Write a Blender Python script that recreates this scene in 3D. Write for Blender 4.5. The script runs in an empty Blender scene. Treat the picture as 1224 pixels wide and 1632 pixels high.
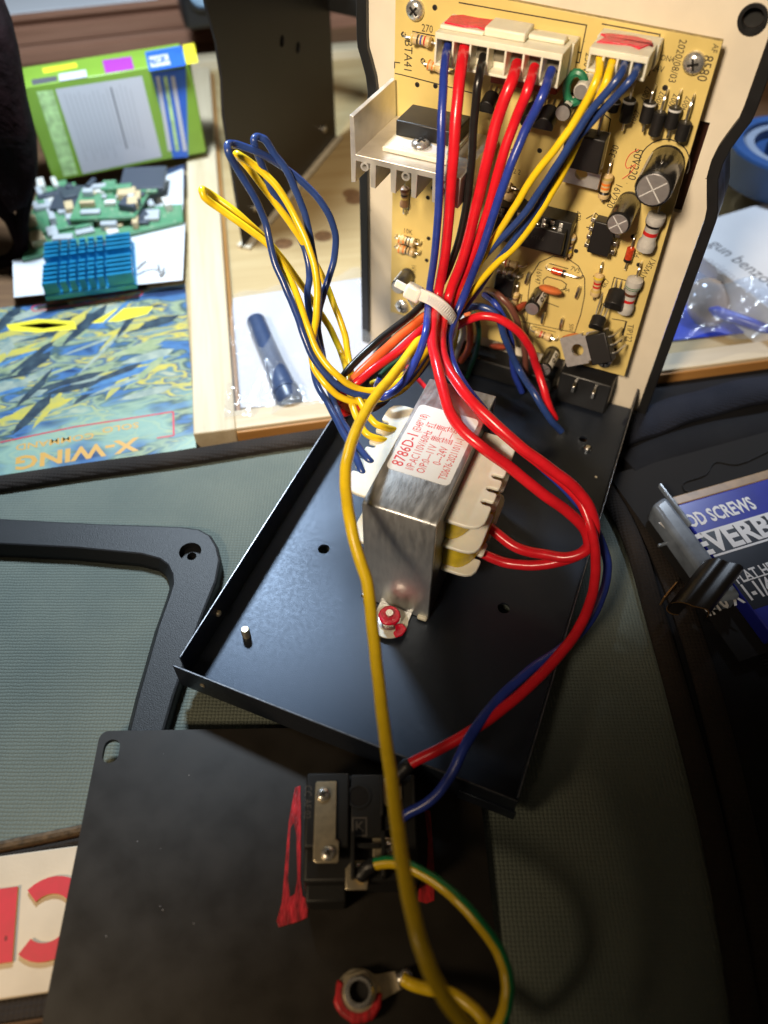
import bpy, bmesh, math, random
from mathutils import Vector, Matrix
random.seed(7)
S = 0.01                     # all numbers below are centimetres; meshes are stored in metres
sc = bpy.context.scene
col = sc.collection
PI = math.pi

# ------------------------------------------------------------------ camera, lights, exposure
PITCH = math.radians(51.2)
FPX, CX, CY = 1230.0, 612.0, 816.0
CAMH = 18.0
cam_d = bpy.data.cameras.new('camera')
cam = bpy.data.objects.new('camera', cam_d); col.objects.link(cam)
cam.location = (0, 0, CAMH*S)
cam.rotation_euler = (PI/2 - PITCH, 0, 0)
cam_d.sensor_fit = 'VERTICAL'; cam_d.sensor_height = 36.0; cam_d.sensor_width = 27.0
cam_d.lens = FPX/1632*36.0
cam_d.clip_start = 0.005; cam_d.clip_end = 20
cam_d.dof.use_dof = True; cam_d.dof.focus_distance = 0.205; cam_d.dof.aperture_fstop = 10.0
sc.camera = cam

world = bpy.data.worlds.new('World'); sc.world = world; world.use_nodes = True
world.node_tree.nodes['Background'].inputs[0].default_value = (1.0, 0.80, 0.58, 1)
world.node_tree.nodes['Background'].inputs[1].default_value = 0.030

def lamp(name, kind, loc, target, energy, color, size=None, spot=None, blend=0.5):
    l = bpy.data.lights.new(name, kind); l.energy = energy; l.color = color
    if kind == 'AREA': l.shape = 'DISK'; l.size = size*S
    else: l.shadow_soft_size = size*S
    if spot: l.spot_size = math.radians(spot); l.spot_blend = blend
    o = bpy.data.objects.new(name, l); col.objects.link(o)
    o.location = Vector(loc)*S
    o.rotation_euler = (Vector(target)-Vector(loc)).to_track_quat('-Z', 'Y').to_euler()
    return o
lamp('cool_desk_lamp', 'SPOT', (-8.8, 29, 21), (-15, 32, 0), 4.5, (0.72, 0.86, 1.0), size=1.7, spot=127, blend=0.05)
lamp('cool_fill_right', 'SPOT', (17, 36, 24), (15.5, 30, 0), 2.6, (0.72, 0.84, 1.0), size=1.7, spot=66, blend=0.12)  # added fill without a known source, brightens right background and screw pack
lamp('warm_room_lamp', 'SPOT', (-18, -18, 40), (2, 22, 7.5), 19.0, (1.0, 0.81, 0.59), size=4.0, spot=33.5, blend=1.0)
lamp('warm_fill_left', 'SPOT', (-15, -5, 15), (-6.0, 2.2, 0), 1.25, (1.0, 0.76, 0.48), size=2.5, spot=46, blend=1.0)  # added warm fill, no known source, lifts the rear plate's left side
sc.view_settings.view_transform = 'Standard'; sc.view_settings.look = 'None'
sc.view_settings.exposure = 0.0; sc.view_settings.gamma = 1.0

# ------------------------------------------------------------------ geometry of the picture -> points in the place
_F = Vector((0, math.cos(PITCH), -math.sin(PITCH))); _U = Vector((0, math.sin(PITCH), math.cos(PITCH))); _R = Vector((1, 0, 0))
_C = Vector((0, 0, CAMH))
def ray(px, py): return _F + _R*((px-CX)/FPX) - _U*((py-CY)/FPX)
def atz(px, py, z=0.0):
    d = ray(px, py); return _C + d*((z-CAMH)/d.z)
def att(px, py, t): return _C + ray(px, py)*t
def on_plane(px, py, p0, n):
    d = ray(px, py); return _C + d*((Vector(p0)-_C).dot(n)/d.dot(n))
def height_at(P, py):
    lo, hi = P[2], 17.0
    for _ in range(50):
        m = (lo+hi)/2; v = Vector((P[0], P[1], m))-_C
        y = CY - FPX*v.dot(_U)/v.dot(_F)
        if y > py: lo = m
        else: hi = m
    return lo
# frame of the upright panel: u right, v up, w towards the viewer
PT = atz(1012, 648, 0)
_a = math.radians(25); _t = math.radians(1)
_d = Vector((math.sin(_a), math.cos(_a), 0))
PN = _d*math.cos(_t) - Vector((0, 0, 1))*math.sin(_t)
PU = Vector((math.cos(_a), -math.sin(_a), 0)); PVv = PU.cross(PN)
if PVv.z < 0: PVv = -PVv
PW_ = -PN
def frame(o, x, y, z):
    return Matrix(((x[0], y[0], z[0], o[0]*S), (x[1], y[1], z[1], o[1]*S), (x[2], y[2], z[2], o[2]*S), (0, 0, 0, 1)))
MP = frame(PT, PU, PVv, PW_)
def atw(px, py, w): return on_plane(px, py, PT+PW_*w, PN)
def uv(px, py, w):
    q = atw(px, py, w)-PT; return q.dot(PU), q.dot(PVv)
def flatframe(o, ang, z=None):
    x = Vector((math.cos(ang), math.sin(ang), 0)); y = Vector((-math.sin(ang), math.cos(ang), 0))
    return frame(o, x, y, Vector((0, 0, 1)))
def local(M, p):
    return (M.inverted() @ (Vector(p)*S))/S

# ------------------------------------------------------------------ materials
def mat(name, c, rough=0.5, metal=0.0, var=0.0, vscale=3.0, bump=0.0, bscale=20.0, spec=0.5, coat=0.0,
        c2=None, trans=0.0, stretch=(1, 1, 1), sss=0.0, rvar=0.0, detail=4.0, aniso=0.0, speck=None):
    m = bpy.data.materials.new(name); m.use_nodes = True
    nt = m.node_tree; N = nt.nodes; L = nt.links
    b = N['Principled BSDF']
    b.inputs['Base Color'].default_value = (*c, 1); b.inputs['Roughness'].default_value = rough
    b.inputs['Metallic'].default_value = metal; b.inputs['Specular IOR Level'].default_value = spec
    b.inputs['Coat Weight'].default_value = coat; b.inputs['Coat Roughness'].default_value = 0.15
    b.inputs['Transmission Weight'].default_value = trans
    if sss: b.inputs['Subsurface Weight'].default_value = sss; b.inputs['Subsurface Radius'].default_value = (0.004, 0.003, 0.002); b.inputs['Subsurface Scale'].default_value = 0.5
    tc = N.new('ShaderNodeTexCoord'); mp = N.new('ShaderNodeMapping')
    mp.inputs['Scale'].default_value = (100*stretch[0], 100*stretch[1], 100*stretch[2])
    L.new(tc.outputs['Object'], mp.inputs['Vector'])
    if var or c2 or rvar:
        n = N.new('ShaderNodeTexNoise'); n.inputs['Scale'].default_value = vscale; n.inputs['Detail'].default_value = detail
        L.new(mp.outputs[0], n.inputs['Vector'])
        r = N.new('ShaderNodeMapRange'); r.inputs[1].default_value = 0.32; r.inputs[2].default_value = 0.68
        L.new(n.outputs['Fac'], r.inputs[0])
        if var or c2:
            mx = N.new('ShaderNodeMix'); mx.data_type = 'RGBA'
            a = c if c2 else tuple(x*(1-var) for x in c); z = c2 if c2 else tuple(min(1, x*(1+var)) for x in c)
            mx.inputs[6].default_value = (*a, 1); mx.inputs[7].default_value = (*z, 1)
            L.new(r.outputs[0], mx.inputs[0])
            out = mx.outputs[2]
            if speck:
                n3 = N.new('ShaderNodeTexNoise'); n3.inputs['Scale'].default_value = speck[0]; L.new(mp.outputs[0], n3.inputs['Vector'])
                r3 = N.new('ShaderNodeMapRange'); r3.inputs[1].default_value = speck[1]; r3.inputs[2].default_value = speck[1]+0.03
                L.new(n3.outputs['Fac'], r3.inputs[0])
                m3 = N.new('ShaderNodeMix'); m3.data_type = 'RGBA'; L.new(r3.outputs[0], m3.inputs[0]); L.new(out, m3.inputs[6])
                m3.inputs[7].default_value = (*speck[2], 1); out = m3.outputs[2]
            L.new(out, b.inputs['Base Color'])
        if rvar:
            rr = N.new('ShaderNodeMapRange'); rr.inputs[3].default_value = max(0.02, rough-rvar); rr.inputs[4].default_value = min(1, rough+rvar)
            L.new(r.outputs[0], rr.inputs[0]); L.new(rr.outputs[0], b.inputs['Roughness'])
    if bump:
        n2 = N.new('ShaderNodeTexNoise'); n2.inputs['Scale'].default_value = bscale; n2.inputs['Detail'].default_value = 3
        L.new(mp.outputs[0], n2.inputs['Vector'])
        bp = N.new('ShaderNodeBump'); bp.inputs['Strength'].default_value = 1.0; bp.inputs['Distance'].default_value = bump*S
        L.new(n2.outputs['Fac'], bp.inputs['Height']); L.new(bp.outputs[0], b.inputs['Normal'])
    return m

def weave_mat(name, c1, c2, pitch, bump, rough=0.85):
    m = bpy.data.materials.new(name); m.use_nodes = True
    nt = m.node_tree; N = nt.nodes; L = nt.links; b = N['Principled BSDF']
    b.inputs['Roughness'].default_value = rough; b.inputs['Specular IOR Level'].default_value = 0.25
    tc = N.new('ShaderNodeTexCoord'); mp = N.new('ShaderNodeMapping')
    k = 100.0/pitch; mp.inputs['Scale'].default_value = (k, k, k)
    L.new(tc.outputs['Object'], mp.inputs['Vector'])
    nd = N.new('ShaderNodeTexNoise'); nd.inputs['Scale'].default_value = 0.35; L.new(mp.outputs[0], nd.inputs['Vector'])
    dm = N.new('ShaderNodeVectorMath'); dm.operation = 'MULTIPLY_ADD'; dm.inputs[1].default_value = (0.55, 0.55, 0)
    L.new(nd.outputs['Color'], dm.inputs[0]); L.new(mp.outputs[0], dm.inputs[2])
    sp = N.new('ShaderNodeSeparateXYZ'); L.new(dm.outputs[0], sp.inputs[0])
    def math_(op, a, bb=None):
        n = N.new('ShaderNodeMath'); n.operation = op
        for i, x in enumerate((a, bb)):
            if x is None: continue
            if isinstance(x, (int, float)): n.inputs[i].default_value = x
            else: L.new(x, n.inputs[i])
        return n.outputs[0]
    def lobe(x, y):   # over-and-under thread height
        sx = math_('ABSOLUTE', math_('SINE', math_('MULTIPLY', x, PI)))
        ph = math_('MULTIPLY', math_('FLOOR', x), PI)
        sy = math_('SINE', math_('ADD', math_('MULTIPLY', y, PI), ph))
        return math_('MULTIPLY', math_('POWER', sx, 0.5), math_('ADD', math_('MULTIPLY', sy, 0.5), 0.5))
    h = math_('MAXIMUM', lobe(sp.outputs[0], sp.outputs[1]), lobe(sp.outputs[1], math_('ADD', sp.outputs[0], 1.0)))
    n = N.new('ShaderNodeTexNoise'); n.inputs['Scale'].default_value = 0.05; n.inputs['Detail'].default_value = 5; L.new(mp.outputs[0], n.inputs['Vector'])
    r = N.new('ShaderNodeMapRange'); r.inputs[1].default_value = 0.35; r.inputs[2].default_value = 0.65; L.new(n.outputs['Fac'], r.inputs[0])
    mx = N.new('ShaderNodeMix'); mx.data_type = 'RGBA'; mx.inputs[6].default_value = (*c1, 1); mx.inputs[7].default_value = (*c2, 1)
    L.new(r.outputs[0], mx.inputs[0])
    L.new(mx.outputs[2], b.inputs['Base Color'])
    bp = N.new('ShaderNodeBump'); bp.inputs['Distance'].default_value = bump*S; bp.inputs['Strength'].default_value = 1
    L.new(h, bp.inputs['Height']); L.new(bp.outputs[0], b.inputs['Normal'])
    return m

def wood_mat(name, c1, c2, scale=1.0, rough=0.6):
    m = bpy.data.materials.new(name); m.use_nodes = True
    nt = m.node_tree; N = nt.nodes; L = nt.links; b = N['Principled BSDF']; b.inputs['Roughness'].default_value = rough
    tc = N.new('ShaderNodeTexCoord'); mp = N.new('ShaderNodeMapping'); mp.inputs['Scale'].default_value = (6*scale, 100*scale, 100*scale)
    L.new(tc.outputs['Object'], mp.inputs['Vector'])
    n = N.new('ShaderNodeTexNoise'); n.inputs['Scale'].default_value = 1.3; n.inputs['Detail'].default_value = 6; n.inputs['Distortion'].default_value = 1.2
    L.new(mp.outputs[0], n.inputs['Vector'])
    w = N.new('ShaderNodeTexNoise'); w.inputs['Scale'].default_value = 9; w.inputs['Detail'].default_value = 3; L.new(mp.outputs[0], w.inputs['Vector'])
    ad = N.new('ShaderNodeMath'); ad.operation = 'MULTIPLY_ADD'; ad.inputs[1].default_value = 0.35; L.new(w.outputs['Fac'], ad.inputs[0]); L.new(n.outputs['Fac'], ad.inputs[2])
    r = N.new('ShaderNodeMapRange'); r.inputs[1].default_value = 0.45; r.inputs[2].default_value = 0.95; L.new(ad.outputs[0], r.inputs[0])
    mx = N.new('ShaderNodeMix'); mx.data_type = 'RGBA'; mx.inputs[6].default_value = (*c1, 1); mx.inputs[7].default_value = (*c2, 1)
    L.new(r.outputs[0], mx.inputs[0]); L.new(mx.outputs[2], b.inputs['Base Color'])
    bp = N.new('ShaderNodeBump'); bp.inputs['Distance'].default_value = 0.02*S; L.new(ad.outputs[0], bp.inputs['Height']); L.new(bp.outputs[0], b.inputs['Normal'])
    return m

def film_mat(name, tint=(1, 1, 1), gloss=0.16, rough=0.12, wr=2.0, wb=0.25, haze_=0.10):
    m = bpy.data.materials.new(name); m.use_nodes = True
    nt = m.node_tree; N = nt.nodes; L = nt.links
    for n in list(N): N.remove(n)
    out = N.new('ShaderNodeOutputMaterial'); tr = N.new('ShaderNodeBsdfTransparent'); tr.inputs[0].default_value = (*tint, 1)
    gl = N.new('ShaderNodeBsdfGlossy'); gl.inputs['Roughness'].default_value = rough
    df = N.new('ShaderNodeBsdfDiffuse'); df.inputs[0].default_value = (0.75, 0.8, 0.85, 1)
    tc = N.new('ShaderNodeTexCoord'); mp = N.new('ShaderNodeMapping'); mp.inputs['Scale'].default_value = (100, 60, 100)
    L.new(tc.outputs['Object'], mp.inputs['Vector'])
    n = N.new('ShaderNodeTexNoise'); n.inputs['Scale'].default_value = wr; n.inputs['Detail'].default_value = 3; n.inputs['Distortion'].default_value = 1.5; L.new(mp.outputs[0], n.inputs['Vector'])
    bp = N.new('ShaderNodeBump'); bp.inputs['Distance'].default_value = wb*S; L.new(n.outputs['Fac'], bp.inputs['Height'])
    L.new(bp.outputs[0], gl.inputs['Normal'])
    m1 = N.new('ShaderNodeMixShader'); m1.inputs[0].default_value = haze_; L.new(tr.outputs[0], m1.inputs[1]); L.new(df.outputs[0], m1.inputs[2])
    m2 = N.new('ShaderNodeMixShader'); m2.inputs[0].default_value = gloss; L.new(m1.outputs[0], m2.inputs[1]); L.new(gl.outputs[0], m2.inputs[2])
    L.new(m2.outputs[0], out.inputs[0])
    return m

def art_mat(name):   # a printed cover: streaks and patches of blue, green and yellow, no picture in particular
    m = bpy.data.materials.new(name); m.use_nodes = True
    nt = m.node_tree; N = nt.nodes; L = nt.links; b = N['Principled BSDF']; b.inputs['Roughness'].default_value = 0.3
    tc = N.new('ShaderNodeTexCoord'); mp = N.new('ShaderNodeMapping'); mp.inputs['Scale'].default_value = (45, 120, 100); mp.inputs['Rotation'].default_value = (0, 0, 0.35)
    L.new(tc.outputs['Object'], mp.inputs['Vector'])
    n = N.new('ShaderNodeTexNoise'); n.inputs['Scale'].default_value = 1.0; n.inputs['Detail'].default_value = 3; n.inputs['Roughness'].default_value = 0.5; n.inputs['Distortion'].default_value = 0.35
    L.new(mp.outputs[0], n.inputs['Vector'])
    cr = N.new('ShaderNodeValToRGB'); e = cr.color_ramp.elements
    e[0].position = 0.30; e[0].color = (0.02, 0.04, 0.10, 1); e[1].position = 0.42; e[1].color = (0.07, 0.17, 0.36, 1)
    for p, c in ((0.47, (0.06, 0.10, 0.10)), (0.51, (0.30, 0.36, 0.22)), (0.55, (0.05, 0.11, 0.20)), (0.58, (0.56, 0.46, 0.07)), (0.62, (0.10, 0.20, 0.24)), (0.70, (0.42, 0.42, 0.28))):
        x = e.new(p); x.color = (*c, 1)
    L.new(n.outputs['Fac'], cr.inputs[0])
    sx = N.new('ShaderNodeSeparateXYZ'); L.new(tc.outputs['Object'], sx.inputs[0])
    g = N.new('ShaderNodeMapRange'); g.inputs[1].default_value = 0.030; g.inputs[2].default_value = 0.012; L.new(sx.outputs[1], g.inputs[0])
    n2 = N.new('ShaderNodeTexNoise'); n2.inputs['Scale'].default_value = 45; L.new(tc.outputs['Object'], n2.inputs['Vector'])
    g2 = N.new('ShaderNodeMath'); g2.operation = 'MULTIPLY'; L.new(g.outputs[0], g2.inputs[0])
    g3 = N.new('ShaderNodeMapRange'); g3.inputs[1].default_value = 0.40; g3.inputs[2].default_value = 0.55; g3.inputs[4].default_value = 0.85; L.new(n2.outputs['Fac'], g3.inputs[0]); L.new(g3.outputs[0], g2.inputs[1])
    mx = N.new('ShaderNodeMix'); mx.data_type = 'RGBA'; L.new(g2.outputs[0], mx.inputs[0]); L.new(cr.outputs[0], mx.inputs[6]); mx.inputs[7].default_value = (0.28, 0.42, 0.34, 1)
    L.new(mx.outputs[2], b.inputs['Base Color'])
    return m

def cap_sleeve(name, base, stripe):   # unused colours fall back to plain
    return mat(name, base, 0.3)

M = {}
M['canvas'] = weave_mat('canvas', (0.165, 0.188, 0.160), (0.140, 0.165, 0.145), 0.095, 0.024)
M['binding'] = weave_mat('binding', (0.020, 0.016, 0.014), (0.034, 0.026, 0.021), 0.11, 0.02)
M['brown_tape'] = mat('brown_tape', (0.10, 0.065, 0.035), 0.8, var=0.5, vscale=6, bump=0.02, bscale=30)
M['black_cloth'] = weave_mat('black_cloth', (0.006, 0.006, 0.008), (0.010, 0.010, 0.012), 0.06, 0.008)
M['navy_cloth'] = weave_mat('navy_cloth', (0.010, 0.013, 0.024), (0.018, 0.021, 0.034), 0.09, 0.02)
M['table'] = wood_mat('table', (0.10, 0.05, 0.025), (0.20, 0.11, 0.05), 0.6)
M['powder'] = mat('powder', (0.010, 0.013, 0.021), 0.41, bump=0.0030, bscale=46, rvar=0.04, vscale=8, spec=0.72)
M['powder'].node_tree.nodes['Principled BSDF'].inputs['Specular Tint'].default_value = (0.66, 0.79, 1.0, 1)
M['bareedge'] = mat('bareedge', (0.22, 0.22, 0.23), 0.4, metal=0.8, var=0.4, vscale=8)
M['plate'] = mat('plate', (0.016, 0.013, 0.010), 0.46, var=0.12, vscale=1.2, bump=0.002, bscale=60, spec=0.40, rvar=0.06)
M['blackplastic'] = mat('blackplastic', (0.012, 0.012, 0.013), 0.38, bump=0.003, bscale=40, rvar=0.06, vscale=3)
M['matteblack'] = mat('matteblack', (0.010, 0.010, 0.010), 0.55, bump=0.003, bscale=40)
M['frameplastic'] = mat('frameplastic', (0.014, 0.015, 0.017), 0.50, bump=0.008, bscale=34, spec=0.4)
M['cream'] = mat('cream', (0.72, 0.65, 0.53), 0.42, var=0.05, vscale=0.8, bump=0.002, bscale=30, speck=(4.0, 0.76, (0.12, 0.09, 0.06)))
M['pcb'] = mat('pcb', (0.66, 0.51, 0.18), 0.36, var=0.10, vscale=0.5, bump=0.002, bscale=12, rvar=0.08, speck=(9.0, 0.765, (0.08, 0.045, 0.015)))
M['pcbedge'] = mat('pcbedge', (0.40, 0.30, 0.12), 0.7, var=0.3, vscale=5)
M['silk'] = mat('silk', (0.035, 0.028, 0.022), 0.6, var=0.3, vscale=12)
M['redpen'] = mat('redpen', (0.62, 0.10, 0.06), 0.5)
M['nylon'] = mat('nylon', (0.78, 0.74, 0.60), 0.38, var=0.05, vscale=2, sss=0.3)
M['nylonhole'] = mat('nylonhole', (0.16, 0.14, 0.10), 0.7, var=0.2, vscale=4)
M['redpaint'] = mat('redpaint', (0.74, 0.012, 0.05), 0.25, var=0.2, vscale=6, bump=0.02, bscale=9)
M['redpaintdry'] = mat('redpaintdry', (0.62, 0.025, 0.035), 0.38, c2=(0.16, 0.012, 0.012), vscale=4, bump=0.02, bscale=9, stretch=(2.2, .6, 1))
M['bobbin'] = mat('bobbin', (0.80, 0.77, 0.67), 0.33, var=0.06, vscale=1.5, sss=0.35)
M['yellowtape'] = mat('yellowtape', (0.72, 0.54, 0.03), 0.25, var=0.15, vscale=3, bump=0.01, bscale=8)
M['zinc'] = mat('zinc', (0.60, 0.61, 0.61), 0.40, metal=0.88, var=0.10, vscale=1.6, rvar=0.10, bump=0.003, bscale=6, stretch=(5, 1.2, 1.2))
M['lamination'] = mat('lamination', (0.10, 0.10, 0.10), 0.45, metal=0.8, var=0.3, vscale=12, stretch=(8, 1, 1))
M['alu'] = mat('alu', (0.68, 0.66, 0.63), 0.38, metal=0.65, var=0.12, vscale=2, rvar=0.1, bump=0.003, bscale=20)
M['steel'] = mat('steel', (0.66, 0.64, 0.61), 0.25, metal=0.8, var=0.15, vscale=8, rvar=0.08)
M['brass'] = mat('brass', (0.70, 0.60, 0.42), 0.32, metal=0.75, var=0.12, vscale=6)
M['tin'] = mat('tin', (0.70, 0.68, 0.64), 0.30, metal=1.0, var=0.1, vscale=6)
M['tabgrey'] = mat('tabgrey', (0.46, 0.44, 0.44), 0.42, metal=0.6, var=0.12, vscale=5)
M['epoxy'] = mat('epoxy', (0.012, 0.011, 0.011), 0.42, bump=0.004, bscale=50)
M['greyink'] = mat('greyink', (0.10, 0.09, 0.08), 0.6)
M['resistor'] = mat('resistor', (0.62, 0.45, 0.22), 0.35, var=0.08, vscale=8)
M['resistorgrey'] = mat('resistorgrey', (0.48, 0.46, 0.43), 0.45, var=0.08, vscale=8)
M['resistorbrown'] = mat('resistorbrown', (0.22, 0.12, 0.06), 0.35)
for nm, c in dict(b_red=(0.55, 0.02, 0.02), b_black=(0.015, 0.012, 0.01), b_brown=(0.12, 0.04, 0.02), b_orange=(0.75, 0.20, 0.03),
                  b_green=(0.03, 0.22, 0.07), b_blue=(0.05, 0.06, 0.25), b_gold=(0.50, 0.36, 0.10), b_yellow=(0.75, 0.55, 0.05),
                  b_silver=(0.6, 0.6, 0.6)).items(): M[nm] = mat(nm, c, 0.35)
M['diodeglass'] = mat('diodeglass', (0.50, 0.05, 0.015), 0.1, var=0.3, vscale=10, coat=0.5)
M['ceramic'] = mat('ceramic', (0.62, 0.16, 0.045), 0.4, var=0.1, vscale=5)
M['ceramicdark'] = mat('ceramicdark', (0.30, 0.05, 0.02), 0.4, var=0.1, vscale=5)
M['capsleeve'] = mat('capsleeve', (0.014, 0.013, 0.013), 0.22, var=0.1, vscale=4, coat=0.3)
M['capstripe'] = mat('capstripe', (0.62, 0.60, 0.55), 0.35)
M['captop'] = mat('captop', (0.62, 0.60, 0.61), 0.38, metal=0.85, var=0.08, vscale=6)
M['greensleeve'] = mat('greensleeve', (0.02, 0.16, 0.08), 0.3)
M['w_red'] = mat('w_red', (0.66, 0.012, 0.022), 0.26, var=0.10, vscale=3, bump=0.003, bscale=10)
M['w_blue'] = mat('w_blue', (0.022, 0.045, 0.30), 0.26, var=0.12, vscale=3, bump=0.003, bscale=10)
M['w_navy'] = mat('w_navy', (0.022, 0.050, 0.19), 0.27, var=0.12, vscale=3, bump=0.003, bscale=10)
M['w_yellow'] = mat('w_yellow', (0.84, 0.57, 0.015), 0.26, var=0.08, vscale=3, bump=0.003, bscale=10)
M['w_black'] = mat('w_black', (0.012, 0.011, 0.011), 0.28, var=0.2, vscale=3)
M['w_orange'] = mat('w_orange', (0.78, 0.13, 0.03), 0.28, var=0.1, vscale=3)
M['w_green'] = mat('w_green', (0.015, 0.30, 0.10), 0.28, var=0.1, vscale=3)
M['w_dgreen'] = mat('w_dgreen', (0.01, 0.07, 0.035), 0.3)
M['w_brown'] = mat('w_brown', (0.14, 0.05, 0.035), 0.3)
M['w_white'] = mat('w_white', (0.70, 0.66, 0.58), 0.3)
M['shrink'] = mat('shrink', (0.011, 0.011, 0.013), 0.42, bump=0.02, bscale=6)
M['tie'] = mat('tie', (0.80, 0.77, 0.72), 0.35, var=0.04, vscale=4, sss=0.5)
M['sticker'] = mat('sticker', (0.76, 0.79, 0.82), 0.38, var=0.02, vscale=2)
M['redprint'] = mat('redprint', (0.62, 0.04, 0.05), 0.5)
M['palewood'] = wood_mat('palewood', (0.50, 0.40, 0.25), (0.62, 0.52, 0.36), 1.0)
M['orangewood'] = wood_mat('orangewood', (0.30, 0.13, 0.035), (0.48, 0.24, 0.07), 1.0, 0.4)
M['plywood'] = wood_mat('plywood', (0.36, 0.25, 0.11), (0.46, 0.35, 0.18), 0.7)
M['knot'] = mat('knot', (0.16, 0.08, 0.03), 0.6, var=0.4, vscale=9)
M['moulding'] = wood_mat('moulding', (0.24, 0.115, 0.070), (0.36, 0.19, 0.12), 0.8, 0.35)
M['paper'] = mat('paper', (0.60, 0.61, 0.63), 0.7, var=0.03, vscale=0.4)
M['cardboardedge'] = mat('cardboardedge', (0.55, 0.49, 0.37), 0.7, var=0.1, vscale=3)
M['film'] = film_mat('film', gloss=0.09, haze_=0.10, wb=0.15)
M['filmblue'] = film_mat('filmblue', tint=(0.82, 0.89, 1.0), gloss=0.07, haze_=0.12, wb=0.12)
M['filmclear'] = film_mat('filmclear', gloss=0.035, haze_=0.010, wb=0.03)
M['bluetube'] = mat('bluetube', (0.030, 0.050, 0.11), 0.35, var=0.2, vscale=1.5)
M['carton_green'] = mat('carton_green', (0.20, 0.34, 0.04), 0.4, var=0.06, vscale=0.7)
M['carton_pale'] = mat('carton_pale', (0.42, 0.60, 0.26), 0.45, var=0.3, vscale=3)
M['carton_blue'] = mat('carton_blue', (0.03, 0.12, 0.52), 0.4, var=0.1, vscale=1)
M['carton_yellow'] = mat('carton_yellow', (0.80, 0.68, 0.04), 0.4)
M['carton_purple'] = mat('carton_purple', (0.36, 0.05, 0.36), 0.4)
M['carton_white'] = mat('carton_white', (0.52, 0.51, 0.54), 0.5)
M['ink'] = mat('ink', (0.09, 0.09, 0.10), 0.6)
M['inkpale'] = mat('inkpale', (0.42, 0.41, 0.43), 0.6)
M['greenpcb'] = mat('greenpcb', (0.06, 0.22, 0.11), 0.4, c2=(0.13, 0.27, 0.15), vscale=1.6, speck=(5.0, 0.66, (0.45, 0.45, 0.32)))
M['darkchip'] = mat('darkchip', (0.05, 0.06, 0.08), 0.4)
M['greychip'] = mat('greychip', (0.40, 0.42, 0.44), 0.4)
M['tanchip'] = mat('tanchip', (0.55, 0.42, 0.24), 0.5)
M['anodblue'] = mat('anodblue', (0.015, 0.24, 0.46), 0.32, metal=0.35, var=0.12, vscale=2)
M['art'] = art_mat('cover_print')
M['artyellow'] = mat('artyellow', (0.55, 0.45, 0.07), 0.35, c2=(0.40, 0.38, 0.12), vscale=2.5)
M['artgreen'] = mat('artgreen', (0.24, 0.30, 0.16), 0.35, c2=(0.34, 0.38, 0.22), vscale=3)
M['artdark'] = mat('artdark', (0.018, 0.03, 0.05), 0.35, c2=(0.05, 0.08, 0.10), vscale=3)
M['artgrey'] = mat('artgrey', (0.20, 0.26, 0.24), 0.35, c2=(0.36, 0.40, 0.32), vscale=3)
M['artblue'] = mat('artblue', (0.05, 0.14, 0.32), 0.35, c2=(0.10, 0.24, 0.42), vscale=3)
M['artorange'] = mat('artorange', (0.62, 0.34, 0.08), 0.4)
M['artred'] = mat('artred', (0.55, 0.03, 0.06), 0.4)
M['leanplate'] = mat('leanplate', (0.012, 0.009, 0.008), 0.42, bump=0.002, bscale=40, var=0.15, vscale=0.6)
M['maroon'] = mat('maroon', (0.010, 0.0025, 0.003), 0.9, spec=0.08, c2=(0.004, 0.003, 0.003), vscale=0.6, bump=0.1, bscale=2)
M['tapeblue'] = mat('tapeblue', (0.030, 0.085, 0.24), 0.35, var=0.15, vscale=0.8)
M['tapegrey'] = mat('tapegrey', (0.24, 0.29, 0.38), 0.5, var=0.1, vscale=1)
M['amber'] = mat('amber', (0.50, 0.36, 0.26), 0.12, var=0.2, vscale=1.0, coat=0.6)
M['penblue'] = mat('penblue', (0.02, 0.05, 0.45), 0.3)
M['packblue'] = mat('packblue', (0.020, 0.028, 0.33), 0.28, var=0.12, vscale=1)
M['packdark'] = mat('packdark', (0.012, 0.014, 0.024), 0.3, var=0.15, vscale=2)
M['packwhite'] = mat('packwhite', (0.72, 0.72, 0.74), 0.45)
M['packgold'] = mat('packgold', (0.30, 0.19, 0.09), 0.4, var=0.2, vscale=3)
M['blister'] = mat('blister', (0.20, 0.24, 0.30), 0.14, var=0.25, vscale=1.6, coat=0.5)  # opaque grey puts the reflection on clear plastic into the colour
M['clip'] = mat('clip', (0.016, 0.014, 0.013), 0.30, var=0.2, vscale=3)
M['copperedge'] = mat('copperedge', (0.30, 0.17, 0.07), 0.35, metal=0.6, var=0.2, vscale=4)
M['signcream'] = mat('signcream', (0.62, 0.52, 0.39), 0.55, var=0.07, vscale=0.8, bump=0.004, bscale=14)
M['signred'] = mat('signred', (0.60, 0.045, 0.06), 0.45, c2=(0.52, 0.05, 0.055), vscale=3, speck=(4.0, 0.70, (0.22, 0.03, 0.03)))
M['ochre'] = mat('ochre', (0.58, 0.36, 0.06), 0.5)
M['denim'] = weave_mat('denim', (0.08, 0.12, 0.25), (0.12, 0.17, 0.32), 0.09, 0.02)
M['darkhole'] = mat('darkhole', (0.006, 0.005, 0.005), 0.9)
M['brownwindow'] = mat('brownwindow', (0.035, 0.012, 0.008), 0.35)
M['lens'] = mat('lens', (0.30, 0.45, 0.60), 0.08, var=0.3, vscale=1, coat=1)  # pale blue paints a glint into the dark gadget's lens

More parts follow.
